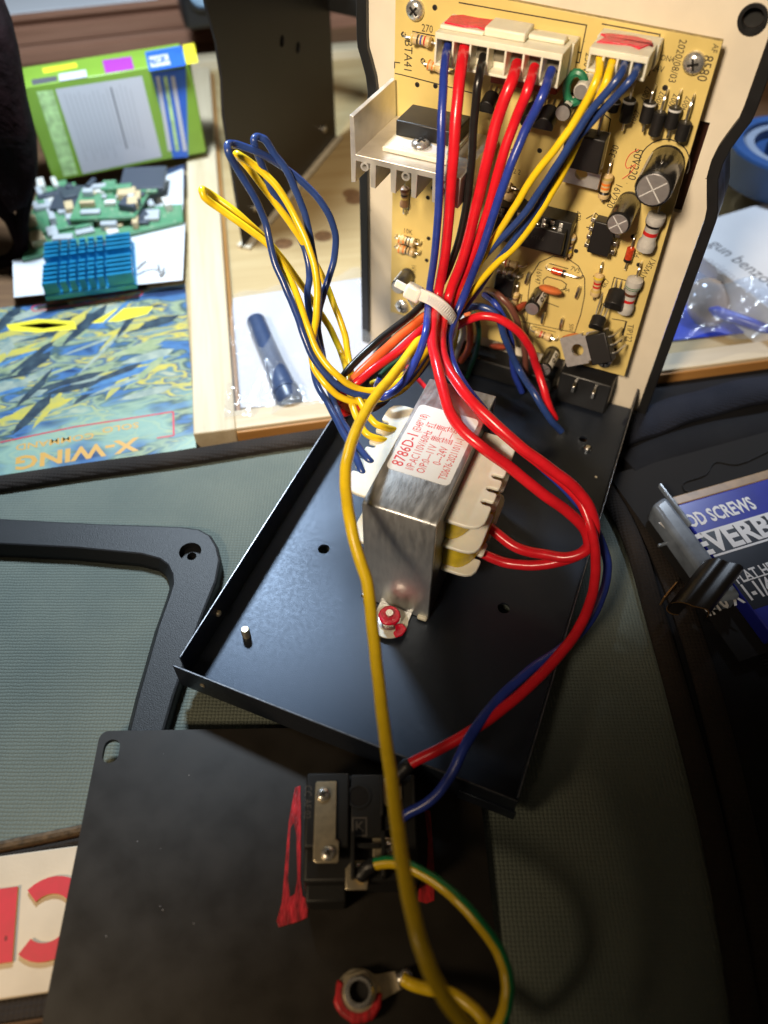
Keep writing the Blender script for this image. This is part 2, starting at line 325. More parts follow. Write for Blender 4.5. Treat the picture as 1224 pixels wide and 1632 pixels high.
# ------------------------------------------------------------------ mesh helpers
class MB:
    def __init__(s): s.v = []; s.f = []; s.m = []
    def add(s, vs, fs, mi=0):
        k = len(s.v); s.v += [tuple(p) for p in vs]
        for f in fs: s.f.append([i+k for i in f]); s.m.append(mi)
        return s
    def bx(s, x0, x1, y0, y1, z0, z1, mi=0):
        return s.add([(x0, y0, z0), (x1, y0, z0), (x1, y1, z0), (x0, y1, z0), (x0, y0, z1), (x1, y0, z1), (x1, y1, z1), (x0, y1, z1)],
                     [(3, 2, 1, 0), (4, 5, 6, 7), (0, 1, 5, 4), (1, 2, 6, 5), (2, 3, 7, 6), (3, 0, 4, 7)], mi)
    def obox(s, o, x, y, z, mi=0):   # origin corner and three edge vectors
        o, x, y, z = map(Vector, (o, x, y, z))
        return s.add([o, o+x, o+x+y, o+y, o+z, o+x+z, o+x+y+z, o+y+z],
                     [(3, 2, 1, 0), (4, 5, 6, 7), (0, 1, 5, 4), (1, 2, 6, 5), (2, 3, 7, 6), (3, 0, 4, 7)], mi)
    def prism(s, poly, z0, z1, mi=0, side=None):
        n = len(poly); vs = [(p[0], p[1], z0) for p in poly]+[(p[0], p[1], z1) for p in poly]
        area = sum(poly[i][0]*poly[(i+1) % n][1]-poly[(i+1) % n][0]*poly[i][1] for i in range(n))
        top = list(range(n, 2*n)); bot = list(range(n-1, -1, -1))
        if area < 0: top.reverse(); bot.reverse()
        k = len(s.v); s.v += vs
        s.f += [[i+k for i in bot], [i+k for i in top]]; s.m += [mi, mi]
        for i in range(n):
            j = (i+1) % n; q = [i, j, j+n, i+n]
            if area < 0: q.reverse()
            s.f.append([a+k for a in q]); s.m.append(mi if side is None else side)
        return s
    def ring(s, outer, inner, z0, z1, mi=0, side=None):   # same point count
        n = len(outer); k = len(s.v)
        for P, z in ((outer, z0), (inner, z0), (outer, z1), (inner, z1)): s.v += [(p[0], p[1], z) for p in P]
        sm = mi if side is None else side
        for i in range(n):
            j = (i+1) % n
            for q, m_ in (((2*n+i, 2*n+j, 3*n+j, 3*n+i), mi), ((i, n+i, n+j, j), mi), ((i, j, 2*n+j, 2*n+i), sm), ((n+i, 3*n+i, 3*n+j, n+j), sm)):
                s.f.append([a+k for a in q]); s.m.append(m_)
        return s
    def lathe(s, p0, axis, prof, n=16, mi=0, cap=True, mis=None):   # prof: (radius, height) list
        p0 = Vector(p0); a = Vector(axis).normalized()
        e = Vector((1, 0, 0)) if abs(a.x) < 0.9 else Vector((0, 1, 0))
        e1 = a.cross(e).normalized(); e2 = a.cross(e1)
        k = len(s.v)
        for r, h in prof:
            for i in range(n):
                t = 2*PI*i/n; s.v.append(tuple(p0+a*h+e1*(r*math.cos(t))+e2*(r*math.sin(t))))
        for q in range(len(prof)-1):
            for i in range(n):
                j = (i+1) % n
                s.f.append([k+q*n+i, k+q*n+j, k+(q+1)*n+j, k+(q+1)*n+i]); s.m.append(mis[q] if mis else mi)
        if cap:
            s.f.append([k+i for i in range(n)][::-1]); s.m.append(mis[0] if mis else mi)
            s.f.append([k+(len(prof)-1)*n+i for i in range(n)]); s.m.append(mis[-1] if mis else mi)
        return s
    def cyl(s, p0, p1, r0, r1=None, n=14, mi=0):
        p0 = Vector(p0); p1 = Vector(p1); r1 = r0 if r1 is None else r1
        return s.lathe(p0, p1-p0, [(r0, 0), (r1, (p1-p0).length)], n, mi)
    def tube(s, pts, r, n=10, mi=0, mis=None, rs=None, twist=0.0):
        P = [Vector(p) for p in pts]; k = len(s.v); m = len(P)
        T = [(P[min(i+1, m-1)]-P[max(i-1, 0)]).normalized() for i in range(m)]
        e = Vector((0, 0, 1)) if abs(T[0].z) < 0.9 else Vector((1, 0, 0))
        e1 = (e-T[0]*e.dot(T[0])).normalized()
        for i in range(m):
            e1 = (e1-T[i]*e1.dot(T[i])).normalized(); e2 = T[i].cross(e1)
            rr = rs[i] if rs else r
            for j in range(n):
                t = 2*PI*j/n + twist*i; s.v.append(tuple(P[i]+e1*(rr*math.cos(t))+e2*(rr*math.sin(t))))
        for i in range(m-1):
            for j in range(n):
                jj = (j+1) % n
                s.f.append([k+i*n+j, k+i*n+jj, k+(i+1)*n+jj, k+(i+1)*n+j]); s.m.append(mis[j] if mis else mi)
        s.f.append([k+j for j in range(n)][::-1]); s.m.append(mi)
        s.f.append([k+(m-1)*n+j for j in range(n)]); s.m.append(mi)
        return s
    def mesh(s, name, mats, smooth=35):
        me = bpy.data.meshes.new(name)
        me.from_pydata([(p[0]*S, p[1]*S, p[2]*S) for p in s.v], [], s.f)
        for mm in (mats if isinstance(mats, (list, tuple)) else [mats]): me.materials.append(M[mm])
        me.polygons.foreach_set('material_index', s.m)
        bm = bmesh.new(); bm.from_mesh(me); bmesh.ops.recalc_face_normals(bm, faces=bm.faces); bm.to_mesh(me); bm.free()
        if smooth:
            me.polygons.foreach_set('use_smooth', [True]*len(me.polygons)); me.set_sharp_from_angle(angle=math.radians(smooth))
        me.update(); return me
    def build(s, name, mats, parent=None, Mx=None, bevel=0, smooth=35, seg=2):
        o = bpy.data.objects.new(name, s.mesh(name, mats, smooth)); col.objects.link(o)
        if parent: o.parent = parent
        if Mx is not None: o.matrix_world = Mx if not parent else Mx
        if bevel:
            b = o.modifiers.new('bevel', 'BEVEL'); b.width = bevel*S; b.segments = seg; b.limit_method = 'ANGLE'; b.angle_limit = math.radians(40)
        return o
def tag(o, label, cat=None, group=None, kind=None):
    if label: o['label'] = label
    if cat: o['category'] = cat
    if group: o['group'] = group
    if kind: o['kind'] = kind
    return o
def thing(name, label, cat, Mx=None, group=None):
    o = bpy.data.objects.new(name, None); o.empty_display_size = 0.01; col.objects.link(o)
    if Mx is not None: o.matrix_world = Mx
    return tag(o, label, cat, group)
def share(me, name, parent, Mx):
    o = bpy.data.objects.new(name, me); col.objects.link(o); o.parent = parent; o.matrix_local = Mx; return o
def spline(pts, n=10):
    P = [Vector(p) for p in pts]
    P = [P[0]*2-P[1]]+P+[P[-1]*2-P[-2]]
    out = []
    for i in range(1, len(P)-2):
        a, b, c, d = P[i-1:i+3]
        t0 = 0.0; t1 = t0+max(1e-4, (b-a).length)**0.5; t2 = t1+max(1e-4, (c-b).length)**0.5; t3 = t2+max(1e-4, (d-c).length)**0.5
        for k in range(n):
            t = t1+(t2-t1)*k/n
            A1 = a*((t1-t)/(t1-t0))+b*((t-t0)/(t1-t0)); A2 = b*((t2-t)/(t2-t1))+c*((t-t1)/(t2-t1)); A3 = c*((t3-t)/(t3-t2))+d*((t-t2)/(t3-t2))
            B1 = A1*((t2-t)/(t2-t0))+A2*((t-t0)/(t2-t0)); B2 = A2*((t3-t)/(t3-t1))+A3*((t-t1)/(t3-t1))
            out.append(B1*((t2-t)/(t2-t1))+B2*((t-t1)/(t2-t1)))
    out.append(P[-2]); return out
def flat_tube(pts, r, fz, n=14):
    b = MB(); b.tube(pts, r, n); P = [Vector(p) for p in pts]
    for i in range(len(P)):
        for j in range(n):
            v = b.v[i*n+j]; b.v[i*n+j] = (v[0], v[1], P[i].z+(v[2]-P[i].z)*fz)
    return b
def rrect(x0, x1, y0, y1, r, n=5):
    out = []
    for cx_, cy_, a0 in ((x1-r, y1-r, 0), (x0+r, y1-r, 90), (x0+r, y0+r, 180), (x1-r, y0+r, 270)):
        for i in range(n+1):
            a = math.radians(a0+90*i/n); out.append((cx_+r*math.cos(a), cy_+r*math.sin(a)))
    return out
_fc = 0
def text_obj(name, body, size, pos, ang, material, parent, z=0.0, extrude=0.0, align='CENTER', sx=1.0, bold=0.0, mirror=False):
    cu = bpy.data.curves.new('t', 'FONT'); cu.body = body; cu.size = 1.0; cu.align_x = align; cu.align_y = 'CENTER'; cu.resolution_u = 2
    cu.extrude = 0.0; cu.offset = bold
    o = bpy.data.objects.new('t', cu); col.objects.link(o)
    bpy.context.view_layer.update()
    me = bpy.data.meshes.new_from_object(o.evaluated_get(bpy.context.evaluated_depsgraph_get()))
    bpy.data.objects.remove(o); bpy.data.curves.remove(cu)
    ca, sa = math.cos(ang), math.sin(ang)
    for v in me.vertices:
        x, y = v.co.x*size*sx, v.co.y*size
        v.co = ((pos[0]+x*ca-y*sa)*S, (pos[1]+x*sa+y*ca)*S, z*S)
    if extrude:
        bm = bmesh.new(); bm.from_mesh(me)
        bmesh.ops.remove_doubles(bm, verts=bm.verts, dist=1e-7)
        r = bmesh.ops.extrude_face_region(bm, geom=list(bm.faces))
        bmesh.ops.translate(bm, vec=(0, 0, extrude*S), verts=[g for g in r['geom'] if isinstance(g, bmesh.types.BMVert)])
        bmesh.ops.recalc_face_normals(bm, faces=bm.faces); bm.to_mesh(me); bm.free()
    mats = material if isinstance(material, (list, tuple)) else [material]
    me.materials.clear()
    for mm in mats: me.materials.append(M[mm])
    if extrude and len(mats) > 1:
        for p in me.polygons: p.material_index = 0 if abs(p.normal.z) > 0.7 else 1
    else:
        for p in me.polygons: p.material_index = 0
    t = bpy.data.objects.new(name, me); col.objects.link(t)
    if parent: t.parent = parent
    return t

# ================================================================== the setting
tb = MB().bx(-70, 70, -25, 95, -1.6, -0.9).build('tabletop', 'table'); tag(tb, None, kind='structure')

# ---- canvas work flap with its binding (pixel outline mapped to the table)
def zs(pts, z): return [atz(p[0], p[1], z) for p in pts]
flap = thing('canvas_flap', 'grey green woven canvas flap with dark bound edge under the chassis', 'canvas')
edge_px = [(-260, 800), (-120, 782), (0, 764), (150, 742), (300, 722), (420, 703), (520, 688), (640, 668), (760, 660), (870, 690), (940, 740),
           (985, 805), (1015, 870), (1045, 970), (1085, 1110), (1130, 1280), (1165, 1450), (1195, 1640), (1215, 1800)]
edge = spline(zs(edge_px, -0.30), 6)
poly = [(p.x, p.y) for p in edge] + [(6.5, -6), (-4, -6), atz(140, 1318, -.6)[:2], atz(0, 1346, -.6)[:2], atz(-150, 1376, -.6)[:2], (-16, 8)]
# fabric as a gently uneven sheet
bm = bmesh.new()
fv = [bm.verts.new((p[0]*S, p[1]*S, -0.6*S)) for p in poly]; bm.faces.new(fv)
bmesh.ops.triangulate(bm, faces=bm.faces[:])
me = bpy.data.meshes.new('lining'); bm.to_mesh(me); bm.free(); me.materials.append(M['canvas'])
o = bpy.data.objects.new('lining', me); col.objects.link(o); o.parent = flap
b = flat_tube([p+Vector((0, 0, -0.16)) for p in edge], 0.30, .55); b.tube([p+Vector((-0.12, -0.24, -0.24)) for p in edge], 0.10, 8)
b.build('binding', 'binding', flap)
lowe = spline([atz(-150, 1380, -.55), atz(0, 1349, -.55), atz(70, 1335, -.55), atz(150, 1318, -.55)], 8)
b = MB(); b.tube([p+Vector((0, 0.02, -0.02)) for p in lowe], 0.11, 8); b.build('binding', 'brown_tape', flap)
b = MB(); b.tube([p+Vector((0, -0.26, -0.04)) for p in lowe], 0.10, 8); b.build('piping', 'binding', flap)

# ---- black case at the right, navy roll edge and zipper
case = thing('black_fabric_case', 'black fabric case lying open at the right with navy rolled edge and zipper', 'case')
b = MB(); pts = [atz(1035, 600, -0.5), atz(1500, 500, -0.5), Vector((40, -6, -0.5)), Vector((4, -6, -0.5)), Vector((6, 5, -.5)), Vector((6.2, 14, -.5))]
b.prism([(p.x, p.y) for p in pts], -0.85, -0.62); b.build('lining', 'black_cloth', case)
rp = spline([atz(985, 690, -.35), atz(1045, 668, -.35), atz(1130, 640, -.35), atz(1230, 618, -.35), atz(1330, 596, -.35)], 8)
flat_tube([p + Vector((0, 0, 0.05*math.sin(i*.7))) for i, p in enumerate(rp)], 0.60, .55).build('rolled_edge', 'navy_cloth', case)
rp2 = spline([atz(1000, 730, -.3), atz(1060, 704, -.3), atz(1140, 680, -.3), atz(1240, 662, -.3), atz(1330, 640, -.3)], 8)
flat_tube([p-Vector((0, .25, .2)) for p in rp2], 0.62, .35).build('inner_fold', 'black_cloth', case)
side = spline([atz(975, 770, -.5), atz(1020, 840, -.5), atz(1060, 930, -.5), atz(1100, 1050, -.5), atz(1145, 1230, -.5), atz(1190, 1450, -.5), atz(1225, 1660, -.5)], 8)
flat_tube([p+Vector((0.28, 0, -0.08)) for p in side], 0.34, .30).build('side_seam', 'binding', case)
zp = spline([atz(1120, 985, -.6), atz(1165, 1000, -.6), atz(1200, 1030, -.6), atz(1240, 1090, -.6)], 12)
b = MB()
for i in range(0, len(zp)-1):
    d = (zp[i+1]-zp[i]).normalized(); nrm = Vector((-d.y, d.x, 0))
    b.obox(zp[i]-nrm*0.09, d*0.045, nrm*0.18, Vector((0, 0, 0.07)))
b.build('zipper_teeth', 'blackplastic', case)

# ================================================================== metal chassis tray
TY = math.radians(22.1)
tx = Vector((math.cos(TY), -math.sin(TY), 0)); td = Vector((math.sin(TY), math.cos(TY), 0))
FL = atz(275, 1062, 0.9); FL.z = 0
MT = frame(FL, tx, td, Vector((0, 0, 1)))
def tl(p): q = Vector(p)-FL; return Vector((q.dot(tx), q.dot(td), q.z))
FR = tl(Vector((*atz(825, 1280, 0.9)[:2], 0))); BK = tl(PT)
TWd = FR.x; TD = BK.y - 0.15
tray = thing('chassis_tray', 'black powder coated sheet metal chassis tray holding the transformer', 'chassis', MT)
print('tray', TWd, TD, BK)
h1 = tl(atz(516, 875, 0)); h2 = tl(atz(803, 969, 0)); pin = tl(atz(393, 1013, 0))
def plate_holes(x0, x1, y0, y1, z0, z1, holes, mi=0):   # a sheet with round holes: bmesh fill
    bm = bmesh.new()
    def loop(pts, z):
        vs = [bm.verts.new((p[0]*S, p[1]*S, z*S)) for p in pts]
        return [bm.edges.new((vs[i], vs[(i+1) % len(vs)])) for i in range(len(vs))]
    es = loop([(x0, y0), (x1, y0), (x1, y1), (x0, y1)] if not callable(x0) else x0(), z1)
    for h in holes: es += loop(h, z1)
    bmesh.ops.triangle_fill(bm, use_beauty=True, use_dissolve=False, edges=es)
    r = bmesh.ops.extrude_face_region(bm, geom=bm.faces[:])
    bmesh.ops.translate(bm, vec=(0, 0, (z0-z1)*S), verts=[g for g in r['geom'] if isinstance(g, bmesh.types.BMVert)])
    bmesh.ops.recalc_face_normals(bm, faces=bm.faces)
    me = bpy.data.meshes.new('sheet'); bm.to_mesh(me); bm.free(); return me
def circ(x, y, r, n=20): return [(x+r*math.cos(2*PI*i/n), y+r*math.sin(2*PI*i/n)) for i in range(n)]
def sheet(name, me, mats, parent=None, Mx=None, smooth=30):
    for mm in (mats if isinstance(mats, (list, tuple)) else [mats]): me.materials.append(M[mm])
    me.name = name
    me.polygons.foreach_set('use_smooth', [True]*len(me.polygons)); me.set_sharp_from_angle(angle=math.radians(smooth))
    o = bpy.data.objects.new(name, me); col.objects.link(o)
    if parent: o.parent = parent
    if Mx is not None: o.matrix_world = Mx
    return o
floor = sheet('floor', plate_holes(0.06, TWd-0.06, 0.06, TD, -0.09, 0.0, [circ(h1.x, h1.y, 0.17), circ(h2.x, h2.y, 0.17), circ(TWd-1.2, TD-2.0, .13)]), 'powder', tray)
fh = 0.9
def flange(x0, x1, y0, y1, z1=fh): return MB().bx(x0, x1, y0, y1, -0.09, z1)
MB().bx(0, 0.055, 0.28, TD, -0.09, fh-.01).build('side_flange', 'powder', tray, bevel=0.012)
MB().bx(TWd-.055, TWd, 0.10, TD, -0.09, fh-.01).build('side_flange', 'powder', tray, bevel=0.012)
MB().bx(0.0, TWd, 0.0, 0.055, -0.09, fh).build('front_flange', 'powder', tray, bevel=0.012)
MB().bx(0.018, 0.037, 0.3, TD-.02, fh-.012, fh-.006).build('worn_edge', 'bareedge', tray)
MB().bx(0.02, TWd-.02, 0.018, 0.037, fh-.002, fh+.0035).build('worn_edge', 'bareedge', tray)
MB().bx(TWd-.037, TWd-.018, 0.12, TD-.02, fh-.012, fh-.0065).build('worn_edge', 'bareedge', tray)
MB().lathe((pin.x, pin.y, 0), (0, 0, 1), [(0.115, 0), (0.115, 0.28), (0.09, 0.34)], 14).build('stud', 'brass', tray)
sw = tl(atz(337, 972, 0.5))
MB().lathe((0.055, sw.y, 0.45), (1, 0, 0), [(0.09, 0), (0.09, 0.06), (0.05, 0.09)], 12).build('rivet', 'brass', tray)
MB().lathe((0.75, 0.0, 0.45), (0, -1, 0), [(0.07, -.02), (0.07, 0.02), (0.04, 0.035)], 12).build('rivet', 'brass', tray)
rv = tl(atz(936, 716, 0.02))
MB().lathe((rv.x, rv.y, 0.0), (0, 0, 1), [(0.12, 0), (0.12, 0.10), (0.07, 0.14)], 12).build('rivet', 'tin', tray)
for px in ((800, 1115), (950, 760)):
    q = tl(atz(*px, 0.02)); MB().lathe((q.x, q.y, 0.0), (0, 0, 1), [(0.05, 0), (0.04, 0.02)], 8).build('rivet', 'tin', tray)
# tab with a screw hole at the front right corner
MB().bx(TWd-1.3, TWd+.05, -0.05, -0.004, -0.09, 0.35).build('corner_tab', 'powder', tray, bevel=.01)

# ================================================================== transformer
TR0 = tl((-0.52, 11.42, 0))
MTR = frame(FL + tx*TR0.x + td*TR0.y, tx, td, Vector((0, 0, 1)))
TRW, TRL, TRH = 1.84, 4.72, 4.15
trf = thing('transformer', 'steel bracketed mains transformer with red printed white sticker standing on the tray', 'transformer', MTR)
def inv(M_, p): return local(M_, p)
# bracket: inverted U of sheet steel with feet at both ends
b = MB(); t = 0.10
path = [(0, 0.02), (0, TRH-0.12), (0.035, TRH-0.04), (0.12, TRH), (TRL-0.12, TRH), (TRL-0.035, TRH-0.04), (TRL, TRH-0.12), (TRL, 0.02)]
inner = [(t, 0.02), (t, TRH-0.15), (t+.02, TRH-t-.02), (0.15, TRH-t), (TRL-0.15, TRH-t), (TRL-t-.02, TRH-t-.02), (TRL-t, TRH-.15), (TRL-t, .02)]
prof = path + inner[::-1]
n = len(prof); k0 = len(b.v)
for x in (0, TRW): b.v += [(x, p[0], p[1]) for p in prof]
np_ = len(path)
for i in range(n-1):
    b.f.append([i, i+1, n+i+1, n+i]); b.m.append(0)
b.f.append([n-1, 0, n, 2*n-1]); b.m.append(0)
for i in range(np_-1):
    a_, c_ = i, i+1; d_, e_ = n-1-i, n-2-i
    b.f.append([a_, c_, e_, d_]); b.m.append(0); b.f.append([n+a_, n+d_, n+e_, n+c_]); b.m.append(0)
b.build('bracket', 'zinc', trf, bevel=0.02)
# crimp lugs at the foot of the bracket
MB().bx(TRW-0.30, TRW-0.02, -0.10, 0.06, 0.02, 0.16).build('lug', 'nylon', trf, bevel=0.05)
MB().bx(-0.10, 0.14, -0.06, 0.05, 0.10, 0.22).build('lug', 'tin', trf, bevel=0.03)
b = MB()
for i in range(22):
    x0 = 0.10+i*(TRW-0.2)/22; b.bx(x0, x0+(TRW-0.2)/22-0.012, t+.012, TRL-t-.012, 0.1, TRH-t-.012)
b.build('lamination_stack', 'lamination', trf)
MB().bx(TRW-.10, TRW-0.012, t+0.03, TRL-t-.03, 0.06, TRH-0.15).build('lamination_stack', 'lamination', trf, bevel=.02)
MB().bx(.012, .1, t+0.03, TRL-t-.03, 0.06, TRH-0.15).build('lamination_stack', 'lamination', trf, bevel=.02)
# foot tabs, washers, nut
for ysgn, ya in ((-1, 0.0), (1, TRL)):
    cy_ = ya+ysgn*0.45
    fp = [(0.45, ya), (0.45, cy_)] + [(0.92+0.46*math.cos(a_), cy_+ysgn*0.46*math.sin(a_)) for a_ in [PI-PI*i/10 for i in range(11)]] + [(1.38, ya)]
    MB().prism(fp, 0.015, 0.10).build('foot', 'zinc', trf, bevel=.015)
nx, ny = 0.92, -0.50
MB().lathe((nx, ny, 0.105), (0, 0, 1), [(0.17, 0), (0.50, 0), (0.50, 0.05), (0.17, 0.05)], 28).build('washer', 'nylon', trf)
MB().lathe((nx, ny, 0.158), (0, 0, 1), [(0.10, 0), (0.30, 0), (0.30, 0.045), (0.10, 0.10)], 24).build('spring_washer', 'tin', trf)
nut = MB(); nut.prism([(nx+.27*math.cos(PI/3*i+.3), ny+.27*math.sin(PI/3*i+.3)) for i in range(6)], 0.25, 0.48); nut.build('nut', 'steel', trf, bevel=.02)
pb = MB(); pb.prism([(nx+(.29+.02*random.random())*math.cos(PI/6*i+.3), ny+(.29+.02*random.random())*math.sin(PI/6*i+.3)) for i in range(12)], 0.40, 0.50)
pb.build('thread_lock_paint', 'redpaint', trf, bevel=.04)
pb = MB(); pb.prism([(nx+.12, ny-.05), (nx+.36, ny+.05), (nx+.53, ny-.06), (nx+.48, ny-.30), (nx+.34, ny-.42), (nx+.22, ny-.30), (nx+.26, ny-.2)], 0.16, 0.22)
pb.build('thread_lock_paint', 'redpaint', trf, bevel=.03)
MB().cyl((nx, ny, .2), (nx, ny, .60), 0.115, 0.10, 14).build('bolt', 'steel', trf)
# bobbin flanges with slots (right side and left side) and yellow taped coil
def combed(x0, x1, y0, y1, notches, sgn, depth=0.42, wd=0.085):
    p = [(x0, y0)]
    xa = x1
    p += [(xa-sgn*0.42, y0), (xa-sgn*.24, y0+.03), (xa-sgn*.10, y0+.11), (xa-sgn*.02, y0+.25), (xa, y0+0.42)]
    for yn in notches:
        p += [(xa, yn-wd-.05), (xa-sgn*.03, yn-wd), (xa-sgn*(depth-.07), yn-wd), (xa-sgn*depth, yn-wd*.4), (xa-sgn*depth, yn+wd*.4), (xa-sgn*(depth-.07), yn+wd), (xa-sgn*.03, yn+wd), (xa, yn+wd+.05)]
    p += [(xa, y1-0.42), (xa-sgn*.02, y1-.25), (xa-sgn*.10, y1-.11), (xa-sgn*.24, y1-.03), (xa-sgn*0.42, y1), (x0, y1)]
    return p
nR = [1.62, 2.07, 2.52, 2.97]
zt = TRH-.75
MB().prism(combed(TRW-.02, TRW+.92, 0.74, 3.92, nR, 1, .30, .075), zt, zt+.11).build('bobbin_flange', 'bobbin', trf, bevel=.025)
MB().prism(combed(TRW-.02, TRW+.90, 0.72, 3.92, [2.2, 2.9], 1, .25, .07), 2.42, 2.52).build('bobbin_flange', 'bobbin', trf, bevel=.025)
MB().prism(combed(TRW-.02, TRW+.90, 0.80, 3.9, [1.5, 2.1, 2.7], 1, .25, .07), 1.30, 1.41).build('bobbin_flange', 'bobbin', trf, bevel=.025)
MB().prism(combed(0.02, -.86, 0.70, 4.05, [1.45, 1.9, 2.35, 2.8, 3.25], -1, .24, .07), zt, zt+.11).build('bobbin_flange', 'bobbin', trf, bevel=.025)
MB().prism(combed(0.02, -.80, 0.80, 3.9, [1.9, 2.9], -1, .2, .07), 1.30, 1.41).build('bobbin_flange', 'bobbin', trf, bevel=.025)
def coil(xa, sgn, z0, z1, out):
    p = []
    for i in range(17):
        a_ = -PI/2+PI*i/16; p.append((xa+sgn*(out-0.55+0.55*math.cos(a_)), 2.34+1.42*math.sin(a_)))
    p = [(xa-sgn*.05, .92)]+p+[(xa-sgn*.05, 3.76)]
    return MB().prism(p, z0, z1)
coil(TRW, 1, 2.54, zt-.012, .62).build('coil', 'yellowtape', trf, bevel=.05)
coil(TRW, 1, 1.42, 2.41, .86).build('coil', 'yellowtape', trf, bevel=.05)
coil(0, -1, 1.42, zt-.012, .7).build('coil', 'yellowtape', trf, bevel=.05)
# sticker on the top with its print
stp = rrect(0.10, 1.72, 1.22, 3.62, 0.14)
stk = MB().prism(stp, TRH+0.003, TRH+0.008).build('sticker', 'sticker', trf)
def st(s_, x, y, size, sx=0.75, bold=0.0): return text_obj('printed_text', s_, size, (x, y), PI/2, 'redprint', stk, z=TRH+.0105, align='LEFT', sx=sx, bold=bold)
st('8786D-1', 0.34, 1.38, 0.42, .80, 0.006); st('(EI48*18)', 0.36, 2.62, 0.29, .62)
st('I/P:AC110V/60Hz  \u7ea2', 0.66, 1.36, 0.30, .66); st('O/P:0---11V  \u9ec4\u2014\u9ec4', 0.94, 1.36, 0.30, .68)
st('0---24V  \u84dd\u2014\u84dd', 1.22, 1.76, 0.30, .68); st('TS0676-20211011-1', 1.50, 1.36, 0.28, .64)

# ================================================================== upright instrument panel
panel = thing('instrument_panel', 'upright cream backed instrument panel with black notched bezel behind the tray', 'panel', MP)
PL, PR_, PB, PTOP = -10.15, 0.42, -1.05, 12.65
def outline(off, n_=0.30):
    L_, R_, T_, B_ = PL+off, PR_-off, PTOP-off*2.2, PB+off*0.2
    rgt = [(R_, B_), (R_, 6.85), (R_-.04, 7.15), (R_-.14, 7.45), (R_-n_, 7.95), (R_-n_-.02, 8.35), (R_-n_+.04, 8.75), (R_-.13, 9.15), (R_-.02, 9.45), (R_, 9.75), (R_, T_-.4), (R_-.1, T_-.1), (R_-.4, T_)]
    lft = [(L_+(R_-x), y) for x, y in rgt[::-1]]
    return rgt+lft
op = outline(0); ip = outline(0.30)
bz = MB(); bz.ring(op, ip, -1.0, 0.16); bz.build('bezel', 'blackplastic', panel, bevel=.03)
MB().ring(outline(.02), outline(.10), -1.9, -1.02).build('bezel_skirt', 'matteblack', panel)
win = [(uv(1124, 192, 0)[0], uv(1124, 192, 0)[1]), (uv(1135, 196, 0)[0], uv(1135, 196, 0)[1]), (uv(1107, 345, 0)[0], uv(1107, 345, 0)[1]), (uv(1085, 340, 0)[0], uv(1085, 340, 0)[1])]
u0, v0 = uv(1133, 196, 0); u1, v1 = uv(1104, 344, 0)
wh = [(u0-.62, v1), (u0-.02, v1), (u0-.02, v0), (u0-.62, v0)]
hx, hy = uv(1200, 30, 0)
cream = sheet('backing_plate', plate_holes(lambda: outline(0.31), None, None, None, -0.18, 0.0, [wh, circ(hx, hy, .24)]), 'cream', panel)
MB().bx(u0-.66, u0+.02, v1-.04, v0+.04, -.32, -.2).build('window', 'brownwindow', panel)
MB().lathe((hx, hy, -.2), (0, 0, 1), [(0.235, 0), (0.235, .26), (0.32, .26), (0.32, .20)], 24, cap=False).build('screw_boss', 'blackplastic', panel)
MB().lathe((hx, hy, -.3), (0, 0, 1), [(0.23, 0), (0.23, .1)], 18).build('boss_floor', 'matteblack', panel)

def phillips(name, parent, u_, v_, w_, r=0.25, m_='steel', ang=0.4):
    b = MB(); b.lathe((u_, v_, w_), (0, 0, 1), [(r, 0), (r, r*.22), (r*.86, r*.45), (r*.55, r*.62), (r*.01, r*.68)], 20)
    o = b.build(name, m_, parent)
    c = MB()
    for q in (0, 1):
        a_ = ang+q*PI/2; d = Vector((math.cos(a_), math.sin(a_), 0)); nn = Vector((-d.y, d.x, 0))
        c.obox(Vector((u_, v_, w_+r*.50))-d*r*.5-nn*r*.10, d*r*1.0, nn*r*.2, Vector((0, 0, r*.21)))
    c.build('cross_slot', 'darkhole', o)
    return o
# lower jack block, solder lug and loose screw on the panel
u_, v_ = uv(792, 578, 0.0); phillips('screw', panel, u_, v_, 0.003, .24)
la = uv(790, 590, 0.25); lb = uv(762, 628, .5)
b = MB(); b.obox(Vector((la[0]-.16, la[1], .15)), Vector((.3, 0, 0)), Vector((lb[0]-la[0], lb[1]-la[1], .35)), Vector((0, 0, .06))); b.build('solder_lug', 'tin', panel, bevel=.02)
b = MB(); b.bx(-2.55, -0.85, 0.05, 1.25, 0.003, 0.9); b.build('jack_block', 'blackplastic', panel, bevel=.05)
b = MB(); b.bx(-6.4, -2.75, 0.0, 0.72, 0.003, .8); b.build('jack_block', 'matteblack', panel, bevel=.05)
for q in ((917, 612), (948, 622)):
    a_ = uv(q[0], q[1], .95); MB().bx(a_[0]-.05, a_[0]+.05, a_[1]-.12, a_[1]+.12, .89, 1.25).build('jack_pin', 'tin', panel, bevel=.02)
a_ = uv(700, 560, .3); b = MB(); b.bx(-7.3, -6.2, 0.62, 1.1, .003, .7); b.build('jack_block', 'nylon', panel, bevel=.04)

